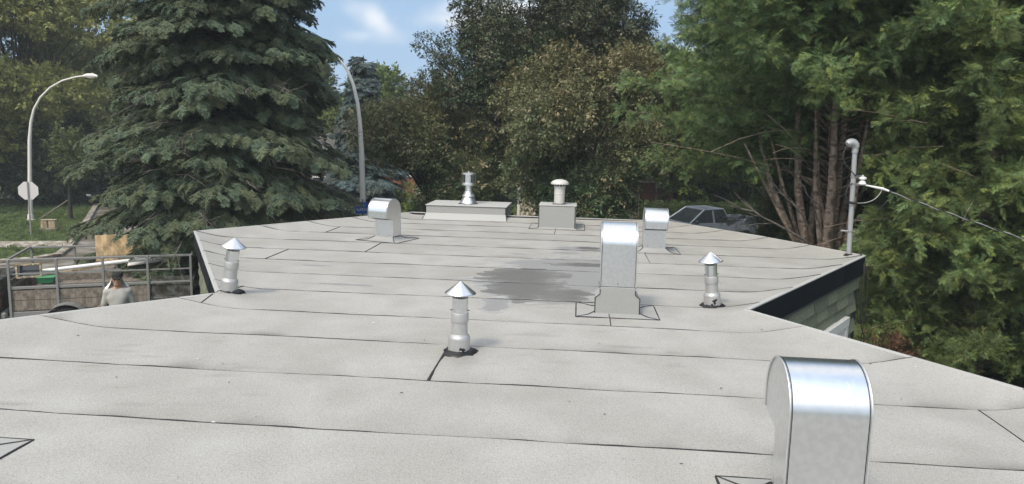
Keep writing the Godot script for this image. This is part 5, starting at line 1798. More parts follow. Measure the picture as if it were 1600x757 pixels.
# a pickup heading +x; origin on the ground at its middle
func build_pickup(at, turn, label, paint, group = ""):
	var o := thing("pickup_truck", at, turn, label, "pickup truck", group)
	var w := 0.93
	var arch = func(x): 
		var a := []
		for i in 9:
			var t := PI * i / 8.0
			a.append(Vector2(x - cos(t) * 0.46, 0.42 + sin(t) * 0.44))
		return a
	var prof := [Vector2(-2.7, 0.5), Vector2(-2.15, 0.42)]
	prof.append_array(arch.call(-1.62))
	prof.append(Vector2(-1.0, 0.38)); prof.append(Vector2(1.2, 0.38))
	prof.append_array(arch.call(1.75))
	prof.append_array([Vector2(2.3, 0.42), Vector2(2.68, 0.48), Vector2(2.72, 0.8), Vector2(2.62, 1.02), Vector2(2.35, 1.10), Vector2(1.25, 1.17), Vector2(1.1, 1.16), Vector2(-0.75, 1.16), Vector2(-0.75, 1.12), Vector2(-2.66, 1.12), Vector2(-2.72, 0.9)])
	var b := MB.new()
	b.prism(prof, -w, w)
	b.box(Vector3(-0.05, 1.15, 0), Vector3(2.4, 0.05, 1.80), 0.02)
	put(o, "body", b, paint)
	# cab: roof and pillars
	var B := [[1.25, 1.16], [0.42, 1.74], [-0.55, 1.76], [-0.80, 1.16]]
	var wb := 0.90
	var wt := 0.70
	var Q = func(i, s): 
		var y: float = B[i][1]
		return Vector3(B[i][0], y, s * lerpf(wb, wt, (y - 1.16) / 0.6))
	b = MB.new()
	b.quad(Q.call(1, -1), Q.call(1, 1), Q.call(2, 1), Q.call(2, -1), Vector3.UP)
	for s in [-1, 1]:
		b.quad(Q.call(0, s), Q.call(1, s), Q.call(2, s), Q.call(3, s), Vector3(0, 0.2, s))
		for i in 3: b.tube([Q.call(i, s), Q.call(i + 1, s)], [0.035], 6)
	b.quad(Q.call(0, -1), Q.call(0, 1), Q.call(1, 1), Q.call(1, -1), Vector3(1, 1, 0))
	b.quad(Q.call(3, -1), Q.call(3, 1), Q.call(2, 1), Q.call(2, -1), Vector3(-1, 0.3, 0))
	b.tube([Q.call(1, -1), Q.call(1, 1)], [0.035], 6)
	b.tube([Q.call(2, -1), Q.call(2, 1)], [0.035], 6)
	put(o, "cab", b, paint)
	car_pane(o, "windscreen", [Q.call(0, -1), Q.call(0, 1), Q.call(1, 1), Q.call(1, -1)], Vector3(0.01, 0.012, 0))
	car_pane(o, "rear_window", [Q.call(3, -1), Q.call(3, 1), Q.call(2, 1), Q.call(2, -1)], Vector3(-0.012, 0.005, 0))
	for s in [-1, 1]:
		var m0: Vector3 = Q.call(0, s).lerp(Q.call(3, s), 0.6)
		var m1: Vector3 = Q.call(1, s).lerp(Q.call(2, s), 0.42)
		car_pane(o, "side_window", [Q.call(0, s), m0, m1, Q.call(1, s)], Vector3(0, 0.004, s * 0.014))
		car_pane(o, "side_window", [m0, Q.call(3, s), Q.call(2, s), m1], Vector3(0, 0.004, s * 0.014))
		b = MB.new()
		b.box(Vector3(0.98, 1.24, s * 1.02), Vector3(0.12, 0.16, 0.2), 0.03)
		put(o, "wing_mirror", b, M.car_dark)
		b = MB.new()
		b.box(Vector3(0.2, 1.02, s * (w + 0.012)), Vector3(0.16, 0.03, 0.025), 0.008)
		put(o, "door_handle", b, M.car_dark)
		b = MB.new()
		b.box(Vector3(2.66, 0.84, s * 0.68), Vector3(0.12, 0.2, 0.4), 0.03)
		put(o, "headlight", b, M.light_glass)
		b = MB.new()
		b.box(Vector3(-2.70, 0.88, s * 0.84), Vector3(0.06, 0.34, 0.16), 0.02)
		put(o, "tail_light", b, M.wood_red)
		for x in [-1.62, 1.75]:
			wheel(o, Vector3(x, 0.38, s * 0.82), 0.38, 0.26, M.steel_grey)
	b = MB.new()
	for s in [-1, 1]: b.box(Vector3(-1.72, 1.22, s * 0.86), Vector3(1.9, 0.24, 0.10), 0.03)
	b.box(Vector3(-2.66, 1.2, 0), Vector3(0.1, 0.26, 1.7), 0.03)
	put(o, "bed_side", b, paint)
	b = MB.new()
	b.box(Vector3(2.72, 0.52, 0), Vector3(0.16, 0.2, 1.84), 0.05)
	b.box(Vector3(-2.76, 0.55, 0), Vector3(0.14, 0.16, 1.8), 0.04)
	put(o, "bumper", b, M.steel_grey)
	b = MB.new()
	b.box(Vector3(2.69, 0.85, 0), Vector3(0.06, 0.2, 0.9), 0.02)
	put(o, "grille", b, M.car_dark)
	return o

func car_pane(o, called, p: Array, off: Vector3):
	var c: Vector3 = (p[0] + p[1] + p[2] + p[3]) * 0.25
	var g := MB.new()
	g.quad(c + (p[0] - c) * 0.88 + off, c + (p[1] - c) * 0.88 + off, c + (p[2] - c) * 0.88 + off, c + (p[3] - c) * 0.88 + off, off)
	put(o, called, g, M.glass)

func build_car(at, turn, label):
	var o := thing("parked_car", at, turn, label, "car")
	var prof := [Vector2(-2.2, 0.35)]
	for c in [-1.35, 1.35]:
		for i in 9:
			var t := PI * i / 8.0
			prof.append(Vector2(c - cos(t) * 0.38, 0.32 + sin(t) * 0.37))
	prof.append_array([Vector2(2.2, 0.35), Vector2(2.25, 0.6), Vector2(2.1, 0.78), Vector2(1.1, 0.92), Vector2(-1.6, 0.95), Vector2(-2.2, 0.9)])
	var b := MB.new()
	b.prism(prof, -0.86, 0.86)
	put(o, "body", b, M.car_dark)
	var B := [[1.05, 0.92], [0.35, 1.42], [-0.9, 1.44], [-1.65, 0.95]]
	var Q = func(i, s): return Vector3(B[i][0], B[i][1], s * (0.82 if B[i][1] < 1.0 else 0.62))
	b = MB.new()
	for i in 3: b.quad(Q.call(i, -1), Q.call(i, 1), Q.call(i + 1, 1), Q.call(i + 1, -1), Vector3(0.8 - i * 0.8, 1, 0))
	for s in [-1, 1]: b.quad(Q.call(0, s), Q.call(1, s), Q.call(2, s), Q.call(3, s), Vector3(0, 0.2, s))
	put(o, "cabin", b, M.car_dark)
	car_pane(o, "windscreen", [Q.call(0, -1), Q.call(0, 1), Q.call(1, 1), Q.call(1, -1)], Vector3(0.01, 0.012, 0))
	car_pane(o, "rear_window", [Q.call(3, -1), Q.call(3, 1), Q.call(2, 1), Q.call(2, -1)], Vector3(-0.01, 0.012, 0))
	for s in [-1, 1]:
		car_pane(o, "side_window", [Q.call(0, s), Q.call(1, s), Q.call(2, s), Q.call(3, s)], Vector3(0, 0.004, s * 0.012))
		b = MB.new()
		b.box(Vector3(2.16, 0.66, s * 0.62), Vector3(0.14, 0.14, 0.36), 0.03)
		put(o, "headlight", b, M.light_glass)
		for x in [-1.35, 1.35]: wheel(o, Vector3(x, 0.32, s * 0.76), 0.32, 0.2, M.steel_grey)

func build_trailer():
	var turn := 0.355
	var o := thing("utility_trailer", Vector3(-9.03, 0, -16.0), turn, "weathered open utility trailer with plank sides and tall steel rails, parked in the street", "trailer")
	var L := 3.6
	var W := 1.85
	var x0 := -L / 2
	var x1 := L / 2
	var b := MB.new()
	b.box(Vector3(0, 0.57, -W / 2), Vector3(L, 0.10, W - 0.06), 0.01)
	put(o, "deck", b, M.wood_old)
	b = MB.new()
	for z in [0.0, -W]:
		b.box(Vector3(0, 0.56, z), Vector3(L, 0.13, 0.06), 0.005)
		b.box(Vector3(0, 1.15, z), Vector3(L, 0.06, 0.06), 0.005)
		b.box(Vector3(0, 1.76, z), Vector3(L, 0.045, 0.045), 0.005)
		b.box(Vector3(0, 1.45, z), Vector3(L, 0.03, 0.03), 0.003)
	for x in [x0, x1]:
		b.box(Vector3(x, 1.15, -W / 2), Vector3(0.05, 0.06, W), 0.005)
		b.box(Vector3(x, 1.76, -W / 2), Vector3(0.045, 0.045, W), 0.005)
	b.box(Vector3(x0 - 0.7, 0.52, -W / 2), Vector3(1.5, 0.1, 0.1), 0.01)
	put(o, "frame", b, M.steel_grey)
	for z in [0.0, -W]:
		for i in 5:
			b = MB.new()
			b.box(Vector3(lerp(x0 + 0.02, x1 - 0.02, i / 4.0), 1.13, z + (0.035 if z == 0.0 else -0.035)), Vector3(0.05, 1.28, 0.045), 0.006)
			put(o, "post", b, M.steel_grey)
		for y in [0.76, 0.985]:
			b = MB.new()
			b.box(Vector3(-0.42 if z == 0.0 else 0.0, y, z), Vector3(L - 0.9 if z == 0.0 else L, 0.215, 0.035), 0.005)
			put(o, "side_plank", b, M.wood_old)
	b = MB.new()
	b.box(Vector3(x1 - 0.42, 0.95, 0.002), Vector3(0.86, 0.66, 0.03), 0.004)
	for y in [0.78, 1.12]: b.box(Vector3(x1 - 0.42, y, 0.022), Vector3(0.8, 0.06, 0.03), 0.008)
	put(o, "steel_side_panel", b, M.truck_grey)
	b = MB.new()
	b.box(Vector3(x0 - 0.01, 0.95, -W / 2), Vector3(0.04, 0.7, W - 0.1), 0.004)
	put(o, "headboard", b, M.truck_grey)
	for s in [0.0, -W]:
		for x in [-0.72, 0.18]:
			wheel(o, Vector3(x, 0.36, s + (0.16 if s == 0.0 else -0.16)), 0.36, 0.22, M.steel_grey)
			var f := MB.new()
			var pts := []
			for i in 11:
				var a := PI * i / 10
				pts.append(Vector3(x + cos(a) * 0.43, 0.36 + sin(a) * 0.43, s + (0.16 if s == 0.0 else -0.16)))
			for i in 10:
				for e in [[0.13, 0.0], [0.13, 0.02]]:
					f.quad(pts[i] * 1.0 + Vector3(0, e[1], -e[0]), pts[i] + Vector3(0, e[1], e[0]), pts[i + 1] + Vector3(0, e[1], e[0]), pts[i + 1] + Vector3(0, e[1], -e[0]), Vector3(0, 1, 0))
				f.quad(pts[i] + Vector3(0, 0, 0.13), pts[i + 1] + Vector3(0, 0, 0.13), pts[i + 1] + Vector3(0, 0.02, 0.13), pts[i] + Vector3(0, 0.02, 0.13), Vector3(0, 0, 1))
			put(o, "mudguard", f, M.steel_grey)
	# the load
	var X := o.transform
	for k in 7:
		var t: Node3D = cargo(X, turn, "timber_board", Vector3(-0.2 + 0.05 * k, 0.66 + 0.075 * k, -0.6 - 0.09 * (k % 3)), Vector3(0, 0.02 * (k % 4) - 0.03, 0.0), "pale timber board stacked in the trailer bed, %s from the bottom of its pile" % ["first", "second", "third", "fourth", "fifth", "sixth", "topmost, seventh"][k], "board")
		t.set_meta("group", "timber boards stacked in the trailer")
		var m := MB.new()
		m.box(Vector3.ZERO, Vector3(2.9, 0.07, 0.55), 0.004)
		put(t, "board", m, M.wood_new if k % 2 else M.wood_old)
	var t: Node3D = cargo(X, turn, "plywood_sheet", Vector3(0.10, 1.72, -W + 0.06), Vector3(-0.06, 0, 0.02), "bright tan plywood sheet standing against the far rail of the trailer", "plywood sheet")
	var m := MB.new()
	m.box(Vector3.ZERO, Vector3(1.05, 0.62, 0.018), 0.002)
	put(t, "sheet", m, M.ply)
	m = MB.new()
	m.box(Vector3(-0.2, -0.19, 0.0105), Vector3(0.6, 0.01, 0.003))
	put(t, "crack", m, M.wood_old)
	t = cargo(X, turn, "plastic_pipe", Vector3(-0.25, 1.50, -0.62), Vector3(0, 0.0, 0.10), "long white plastic pipe lying slantwise on the trailer load", "pipe")
	m = MB.new()
	m.tube([Vector3(-1.15, 0, 0), Vector3(1.15, 0, 0)], [0.045], 14)
	put(t, "tube", m, M.pvc)
	m = MB.new()
	m.tube([Vector3(-1.2, 0, 0), Vector3(-1.05, 0, 0)], [0.054], 14)
	put(t, "socket", m, M.pvc)
	t = cargo(X, turn, "timber_batten", Vector3(0.35, 1.52, -0.8), Vector3(0, 0.03, 0.15), "long pale batten rising to the right across the trailer load", "board")
	m = MB.new()
	m.box(Vector3.ZERO, Vector3(3.3, 0.05, 0.09), 0.004)
	put(t, "batten", m, M.wood_new)
	t = cargo(X, turn, "white_panel", Vector3(0.95, 1.52, -1.15), Vector3(0.2, 0, 0.13), "white panel lying at a slant at the right end of the trailer load", "panel")
	m = MB.new()
	m.box(Vector3.ZERO, Vector3(1.2, 0.02, 0.5), 0.003)
	put(t, "sheet", m, M.pvc)
	t = cargo(X, turn, "window_frame", Vector3(-1.52, 1.44, -0.45), Vector3(-0.1, 0, 0.04), "small unpainted wooden window frame on top of the load at the left", "window frame")
	for s in [[0, 0.135, 0.5, 0.04], [0, -0.135, 0.5, 0.04]]:
		m = MB.new()
		m.box(Vector3(s[0], s[1], 0), Vector3(s[2], s[3], 0.05), 0.004)
		put(t, "rail", m, M.cream)
	for s in [-0.23, 0.23]:
		m = MB.new()
		m.box(Vector3(s, 0, 0), Vector3(0.04, 0.23, 0.05), 0.004)
		put(t, "stile", m, M.cream)
	m = MB.new()
	m.box(Vector3.ZERO, Vector3(0.43, 0.23, 0.01))
	put(t, "pane", m, M.glass)
	t = cargo(X, turn, "storage_tub", Vector3(-1.18, 1.23, -0.42), Vector3(0, 0, 0), "shallow green plastic tub beside the wooden window frame", "tub")
	m = MB.new()
	for q in 4:
		var a := [[-1, 1], [1, 1], [1, -1], [-1, -1]]
		var c0 = a[q]
		var c1 = a[(q + 1) % 4]
		m.quad(Vector3(c0[0] * 0.13, -0.06, c0[1] * 0.1), Vector3(c1[0] * 0.13, -0.06, c1[1] * 0.1), Vector3(c1[0] * 0.16, 0.06, c1[1] * 0.13), Vector3(c0[0] * 0.16, 0.06, c0[1] * 0.13), Vector3(c0[0] + c1[0], 0, c0[1] + c1[1]))
	m.box(Vector3(0, -0.055, 0), Vector3(0.25, 0.01, 0.19), 0)
	put(t, "tub", m, M.green_tub)
	m = MB.new()
	m.box(Vector3(0, 0.07, 0), Vector3(0.35, 0.02, 0.29), 0.008)
	put(t, "lid", m, M.green_tub)

func cargo(X: Transform3D, turn, called, p: Vector3, rot: Vector3, label, category) -> Node3D:
	var t := thing(called, X * p, turn, label, category)
	t.rotation = Vector3(rot.x, turn + rot.y, rot.z)
	return t

# ---------------------------------------------------------------- houses across the way
func far_house(called, at, turn, w, d, h, ridge, wall_m, roof_m, label, openings):
	var o := thing(called, at, turn, label, "house")
	var b := MB.new()
	b.box(Vector3(0, h / 2, 0), Vector3(w, h, d), 0.01)
	for s in [-1, 1]:
		b.flat(Vector3(s * w / 2, h, -d / 2), Vector3(s * w / 2, h, d / 2), Vector3(s * w / 2, h + ridge * 0.93, 0), Vector3(s, 0, 0))
	put(o, "wall", b, wall_m)
	var r := MB.new()
	for s in [-1, 1]:
		var e := Vector3(0, h - 0.12, s * (d / 2 + 0.45))
		var t := Vector3(0, h + ridge, 0)
		r.quad(Vector3(-w / 2 - 0.4, e.y, e.z), Vector3(w / 2 + 0.4, e.y, e.z), Vector3(w / 2 + 0.4, t.y, 0), Vector3(-w / 2 - 0.4, t.y, 0), Vector3(0, 1, s))
		r.quad(Vector3(-w / 2 - 0.4, e.y - 0.12, e.z), Vector3(w / 2 + 0.4, e.y - 0.12, e.z), Vector3(w / 2 + 0.4, t.y - 0.12, 0), Vector3(-w / 2 - 0.4, t.y - 0.12, 0), Vector3(0, -1, -s))
	var rf_ = put(o, "roof", r, roof_m)
	var f := MB.new()
	for s in [-1, 1]:
		f.box(Vector3(0, h - 0.16, s * (d / 2 + 0.47)), Vector3(w + 0.85, 0.18, 0.03), 0.004)
	put(rf_, "eaves_board", f, M.white_paint)
	for q in openings:                                                # [kind, x, y, width, height]
		var z = d / 2 + 0.02
		var fr := MB.new()
		for s in [-1, 1]:
			fr.box(Vector3(q[1] + s * q[3] / 2, q[2], z), Vector3(0.1, q[4] + 0.1, 0.08), 0.006)
			fr.box(Vector3(q[1], q[2] + s * q[4] / 2, z + 0.004), Vector3(q[3] + 0.1, 0.1, 0.08), 0.006)
		var fo := put(o, "door" if q[0] == "door" else "window", fr, M.white_paint)
		var pn := MB.new()
		pn.box(Vector3(q[1], q[2], z - 0.01), Vector3(q[3] - 0.05, q[4] - 0.05, 0.03), 0)
		put(fo, "panel" if q[0] == "door" else "pane", pn, M.wood_red if q[0] == "door" else M.glass)
		if q[0] == "window":
			var mu := MB.new()
			mu.box(Vector3(q[1], q[2], z + 0.012), Vector3(0.05, q[4] - 0.06, 0.03), 0)
			put(fo, "mullion", mu, M.white_paint)
	var c := MB.new()
	for s in [-1, 1]: c.box(Vector3(s * w / 2, h / 2, d / 2), Vector3(0.16, h - 0.05, 0.10), 0.006)
	put(o, "corner_board", c, M.white_paint)
	return o

func build_far_houses():
	far_house("bungalow", Vector3(-9.0, 0, -45.0), 0.05, 8.0, 7.0, 3.3, 1.3, M.brown_wall, M.grey_roof, "dark brown bungalow with white corner boards behind the blue spruce", [["door", 2.2, 1.2, 2.4, 2.2], ["window", -1.8, 1.6, 1.4, 1.1]])
	far_house("bungalow", Vector3(5.0, 0, -46.5), -0.05, 9.0, 7.0, 3.0, 1.4, M.beige_wall, M.grey_roof, "pale bungalow half hidden by the crab apples", [["window", -2.6, 1.5, 1.6, 1.2], ["window", 0.6, 1.5, 1.6, 1.2], ["door", 3.0, 1.2, 1.0, 2.1]])
	far_house("bungalow", Vector3(-13.5, 0, -60.0), -0.1, 10.0, 8.0, 3.2, 1.6, M.beige_wall, M.grey_roof, "pale bungalow closing the view down the side street", [["window", -2.8, 1.5, 1.8, 1.3], ["window", 2.6, 1.5, 1.8, 1.3], ["door", 0, 1.2, 1.0, 2.1]])
	# neighbour's house in the shade at the right edge
	far_house("neighbouring_house", Vector3(14.2, 0, -17.2), -0.5, 6.0, 8.0, 2.7, 1.0, M.brown_wall, M.grey_roof, "dark neighbouring house with a white window, glimpsed through the right-hand cedars", [["window", -1.9, 1.35, 1.0, 0.9]])
	# beige gate pillar with lantern
	var o := thing("gate_pillar", Vector3(-5.25, 0, -41.0), 0, "beige masonry gate pillar with a small dark lantern on its face", "pillar")
	var b := MB.new()
	b.box(Vector3(0, 0.78, 0), Vector3(0.52, 1.56, 0.45), 0.02)
	put(o, "shaft", b, M.beige_wall)
	b = MB.new()
	b.box(Vector3(0, 1.6, 0), Vector3(0.64, 0.09, 0.57), 0.02)
	put(o, "cap", b, M.concrete)
	b = MB.new()
	b.box(Vector3(0.02, 1.15, 0.27), Vector3(0.11, 0.22, 0.1), 0.02)
	b.lathe([Vector2(0.09, 1.26), Vector2(0.0, 1.36)], 8, Transform3D(Basis.IDENTITY, Vector3(0.02, 0, 0.27)))
	put(o, "lantern", b, M.car_dark)
	# red-brown slatted fence and framed opening
	o = thing("slatted_fence", Vector3(8.0, 0, -41.5), 0, "red-brown wooden fence of upright slats by the far driveway", "fence")
	for i in 13:
		b = MB.new()
		b.box(Vector3(-0.96 + i * 0.16, 1.0, rf(-0.01, 0.01)), Vector3(0.10 if i < 7 else 0.155, 1.95, 0.03), 0.004)
		put(o, "slat", b, M.wood_red)
	for y in [0.3, 1.7]:
		b = MB.new()
		b.box(Vector3(0, y, -0.05), Vector3(2.1, 0.1, 0.05), 0.004)
		put(o, "rail", b, M.wood_red)
	o = thing("framed_screen", Vector3(9.5, 0, -41.2), 0, "red-brown wooden frame round a dark panel, standing above the hedge", "fence")
	for s in [[-0.62, 0.95, 0.12, 1.9], [0.62, 0.95, 0.12, 1.9]]:
		b = MB.new()
		b.box(Vector3(s[0], s[1], 0), Vector3(s[2], s[3], 0.1), 0.006)
		put(o, "post", b, M.wood_red)
	for y in [1.84, 1.22]:
		b = MB.new()
		b.box(Vector3(0, y, 0.004), Vector3(1.36, 0.1, 0.1), 0.006)
		put(o, "rail", b, M.wood_red_light)
	b = MB.new()
	b.box(Vector3(0, 1.53, -0.01), Vector3(1.12, 0.54, 0.03), 0)
	put(o, "dark_panel", b, M.brown_wall)

# ---------------------------------------------------------------- the man by the trailer
class Field:
	var lo: Vector3
	var s: float
	var nx: int
	var ny: int
	var nz_: int
	var f: PackedFloat32Array
	func _init(a: Vector3, b: Vector3, step: float):
		lo = a; s = step
		nx = int((b.x - a.x) / s) + 2; ny = int((b.y - a.y) / s) + 2; nz_ = int((b.z - a.z) / s) + 2
		f = PackedFloat32Array(); f.resize(nx * ny * nz_); f.fill(0.4)
	func bone(a: Vector3, b: Vector3, ra: float, rb: float, k: float, sq := Vector3.ONE):
		# tapered capsule joined by a smooth minimum; sq squeezes the section (x, y, z)
		var m: float = max(ra, rb) / min(sq.x, min(sq.y, sq.z)) + 0.05 + k
		var p0 := (Vector3(min(a.x, b.x), min(a.y, b.y), min(a.z, b.z)) - Vector3.ONE * m - lo) / s
		var p1 := (Vector3(max(a.x, b.x), max(a.y, b.y), max(a.z, b.z)) + Vector3.ONE * m - lo) / s
		var ab := (b - a) * sq
		var l2: float = max(ab.length_squared(), 1e-9)
		for iz in range(max(0, int(p0.z)), min(nz_, int(p1.z) + 1)):
			for iy in range(max(0, int(p0.y)), min(ny, int(p1.y) + 1)):
				for ix in range(max(0, int(p0.x)), min(nx, int(p1.x) + 1)):
					var p := (lo + Vector3(ix, iy, iz) * s - a) * sq
					var t: float = clamp(p.dot(ab) / l2, 0, 1)
					var d: float = (p - ab * t).length() - lerpf(ra, rb, t)
					var i := (iz * ny + iy) * nx + ix
					var o := f[i]
					var h: float = max(k - abs(o - d), 0.0) / k
					f[i] = min(o, d) - h * h * k * 0.25
	func cut_below(y: float): each_y(func(v): return y - v)
	func cut_above(y: float): each_y(func(v): return v - y)
	func each_y(g: Callable):
		for iz in nz_:
			for iy in ny:
				var d: float = g.call(lo.y + iy * s)
				for ix in nx:
					var i := (iz * ny + iy) * nx + ix
					f[i] = max(f[i], d)
	func mesh_into(b: MB, X := Transform3D.IDENTITY):
		var vert := {}
		var at = func(x, y, z): return f[(z * ny + y) * nx + x]
		for z in nz_ - 1:
			for y in ny - 1:
				for x in nx - 1:
					var i := (z * ny + y) * nx + x
					var c := [f[i], f[i + 1], f[i + nx], f[i + nx + 1], f[i + nx * ny], f[i + nx * ny + 1], f[i + nx * ny + nx], f[i + nx * ny + nx + 1]]
					var neg := 0
					for v in c: if v < 0: neg += 1
					if neg == 0 or neg == 8: continue
					var sum := Vector3.ZERO
					var n := 0
					for e in [[0, 1], [2, 3], [4, 5], [6, 7], [0, 2], [1, 3], [4, 6], [5, 7], [0, 4], [1, 5], [2, 6], [3, 7]]:
						var a: float = c[e[0]]
						var d: float = c[e[1]]
						if (a < 0) != (d < 0):
							var t := a / (a - d)
							var pa := Vector3(e[0] & 1, (e[0] >> 1) & 1, e[0] >> 2)
							var pb := Vector3(e[1] & 1, (e[1] >> 1) & 1, e[1] >> 2)
							sum += pa.lerp(pb, t); n += 1
					var g := Vector3(c[1] + c[3] + c[5] + c[7] - c[0] - c[2] - c[4] - c[6], c[2] + c[3] + c[6] + c[7] - c[0] - c[1] - c[4] - c[5], c[4] + c[5] + c[6] + c[7] - c[0] - c[1] - c[2] - c[3]).normalized()
					vert[i] = [X * (lo + (Vector3(x, y, z) + sum / n) * s), X.basis * g]
		var st := [1, nx, nx * ny]
		for z in range(1, nz_ - 1):
			for y in range(1, ny - 1):
				for x in range(1, nx - 1):
					var i := (z * ny + y) * nx + x
					for ax in 3:
						if (f[i] < 0) == (f[i + st[ax]] < 0): continue
						var u: int = st[(ax + 1) % 3]
						var w: int = st[(ax + 2) % 3]
						var q := [i, i - u, i - u - w, i - w]
						if not (vert.has(q[0]) and vert.has(q[1]) and vert.has(q[2]) and vert.has(q[3])): continue
						var A = vert[q[0]]
						var B = vert[q[1]]
						var C = vert[q[2]]
						var D = vert[q[3]]
						b.tri(A[0], B[0], C[0], A[1], B[1], C[1])
						b.tri(A[0], C[0], D[0], A[1], C[1], D[1])

func build_person():
	var o := thing("person", Vector3(-7.78, 0, -14.25), 0.42, "person standing in front of the trailer in grey T-shirt, dark cap and white neck cloth", "person")
	var J := {"hip": Vector3(0, 0.93, 0), "waist": Vector3(0, 1.08, 0.0), "chest": Vector3(0, 1.28, 0.0), "neck": Vector3(0, 1.47, -0.01), "head": Vector3(0, 1.60, 0.015)}
	var limbs = func(F: Field, grow: float, arms_to: float, legs: bool, k: float):
		for s in [-1, 1]:
			var sh := Vector3(s * 0.175, 1.395, -0.005)
			var el := Vector3(s * 0.255, 1.12, -0.03)
			var wr := Vector3(s * 0.265, 0.88, 0.04)
			F.bone(Vector3(s * 0.07, 1.42, -0.01), sh, 0.065 + grow, 0.062 + grow, k)
			F.bone(sh, sh.lerp(el, min(1.0, arms_to)), 0.058 + grow, lerpf(0.058, 0.043, min(1.0, arms_to)) + grow, k)
			if arms_to > 1.0: F.bone(el, wr, 0.043 + grow, 0.030 + grow, k)
			if legs:
				var hp := Vector3(s * 0.09, 0.90, 0)
				var kn := Vector3(s * 0.105, 0.50, 0.02)
				var an := Vector3(s * 0.11, 0.09, -0.02)
				F.bone(hp, kn, 0.088 + grow, 0.06 + grow, k)
				F.bone(kn, an, 0.058 + grow, 0.04 + grow, k)
				F.bone(an + Vector3(0, -0.04, -0.02), an + Vector3(s * 0.02, -0.055, 0.15), 0.042 + grow * 0.5, 0.034 + grow * 0.5, k)
	var torso = func(F: Field, grow: float, k: float):
		F.bone(Vector3(-0.06, 0.95, 0), Vector3(0.06, 0.95, 0), 0.105 + grow, 0.105 + grow, k)
		F.bone(Vector3(0, 1.0, 0.015), Vector3(0, 1.16, 0.02), 0.125 + grow, 0.128 + grow, k, Vector3(0.9, 1, 1.05))
		F.bone(Vector3(-0.075, 1.28, 0), Vector3(0.075, 1.28, 0), 0.115 + grow, 0.115 + grow, k)
		F.bone(Vector3(-0.08, 1.37, -0.01), Vector3(0.08, 1.37, -0.01), 0.085 + grow, 0.085 + grow, k)
	# body
	var F := Field.new(Vector3(-0.42, -0.04, -0.24), Vector3(0.42, 1.56, 0.3), 0.017)
	torso.call(F, 0.0, 0.05)
	limbs.call(F, 0.0, 2.0, true, 0.035)
	F.bone(J.neck + Vector3(0, -0.05, 0), J.head + Vector3(0, -0.02, 0), 0.062, 0.058, 0.04)
	var b := MB.new()
	F.mesh_into(b)
	# head with brow, nose, mouth, chin and ears
	var H := Field.new(Vector3(-0.14, 1.44, -0.16), Vector3(0.14, 1.80, 0.17), 0.0065)
	H.bone(Vector3(0, 1.665, -0.012), Vector3(0, 1.655, 0.005), 0.093, 0.090, 0.03, Vector3(1.15, 1, 0.98))
	H.bone(Vector3(0, 1.60, 0.03), Vector3(0, 1.555, 0.052), 0.062, 0.040, 0.04, Vector3(1.0, 1, 1))
	H.bone(Vector3(-0.025, 1.545, 0.05), Vector3(0.025, 1.545, 0.05), 0.030, 0.030, 0.03)
	H.bone(Vector3(0, 1.655, 0.088), Vector3(0, 1.612, 0.112), 0.011, 0.017, 0.018)
	H.bone(Vector3(-0.014, 1.608, 0.098), Vector3(0.014, 1.608, 0.098), 0.012, 0.012, 0.012)
	H.bone(Vector3(-0.045, 1.675, 0.076), Vector3(0.045, 1.675, 0.076), 0.014, 0.014, 0.02)
	H.bone(Vector3(-0.022, 1.577, 0.088), Vector3(0.022, 1.577, 0.088), 0.010, 0.010, 0.008)
	H.bone(Vector3(-0.020, 1.565, 0.086), Vector3(0.020, 1.565, 0.086), 0.010, 0.010, 0.008)
	for s in [-1, 1]:
		H.bone(Vector3(s * 0.083, 1.655, -0.008), Vector3(s * 0.084, 1.62, 0.0), 0.018, 0.012, 0.01)
		H.bone(Vector3(s * 0.045, 1.625, 0.068), Vector3(s * 0.05, 1.60, 0.055), 0.022, 0.022, 0.03)
	H.bone(J.neck + Vector3(0, -0.02, 0), J.head, 0.060, 0.057, 0.03)
	H.mesh_into(b)
	# hands: palm, four curled fingers of different lengths, thumb from the side of the palm
	for s in [-1, 1]:
		var w := Vector3(s * 0.265, 0.88, 0.04)
		var G := Field.new(w + Vector3(-0.07, -0.22, -0.07), w + Vector3(0.07, 0.06, 0.10), 0.0045)
		G.bone(w + Vector3(0, 0.05, 0), w + Vector3(0, -0.01, 0.0), 0.030, 0.026, 0.02)
		for q in 4:
			var z := 0.028 - q * 0.019
			var l: float = [0.036, 0.042, 0.039, 0.030][q]
			var k0 := w + Vector3(0, -0.02, z * 0.6)
			var k1 := w + Vector3(0, -0.085, z)
			var k2 := k1 + Vector3(-s * 0.008, -l, z * 0.1)
			var k3 := k2 + Vector3(-s * 0.018, -l * 0.65, 0)
			var k4 := k3 + Vector3(-s * 0.018, -l * 0.3, 0)
			G.bone(k0, k1, 0.014, 0.0105, 0.012)
			G.bone(k1, k2, 0.0095, 0.0085, 0.003)
			G.bone(k2, k3, 0.0085, 0.008, 0.003)
			G.bone(k3, k4, 0.008, 0.007, 0.003)
		var t0 := w + Vector3(0, -0.03, 0.02)
		G.bone(t0, t0 + Vector3(-s * 0.01, -0.03, 0.032), 0.013, 0.0115, 0.008)
		G.bone(t0 + Vector3(-s * 0.01, -0.03, 0.032), t0 + Vector3(-s * 0.02, -0.068, 0.042), 0.011, 0.008, 0.003)
		G.mesh_into(b)
	var body := put(o, "body", b, M.skin)
	# T-shirt
	var S := Field.new(Vector3(-0.42, 0.80, -0.26), Vector3(0.42, 1.56, 0.30), 0.015)
	torso.call(S, 0.016, 0.05)
	S.bone(Vector3(0, 0.98, 0.01), Vector3(0, 0.86, 0.01), 0.135, 0.14, 0.05, Vector3(0.8, 1, 1.05))
	limbs.call(S, 0.018, 0.85, false, 0.03)
	S.cut_below(0.87)
	S.cut_above(1.468)
	b = MB.new()
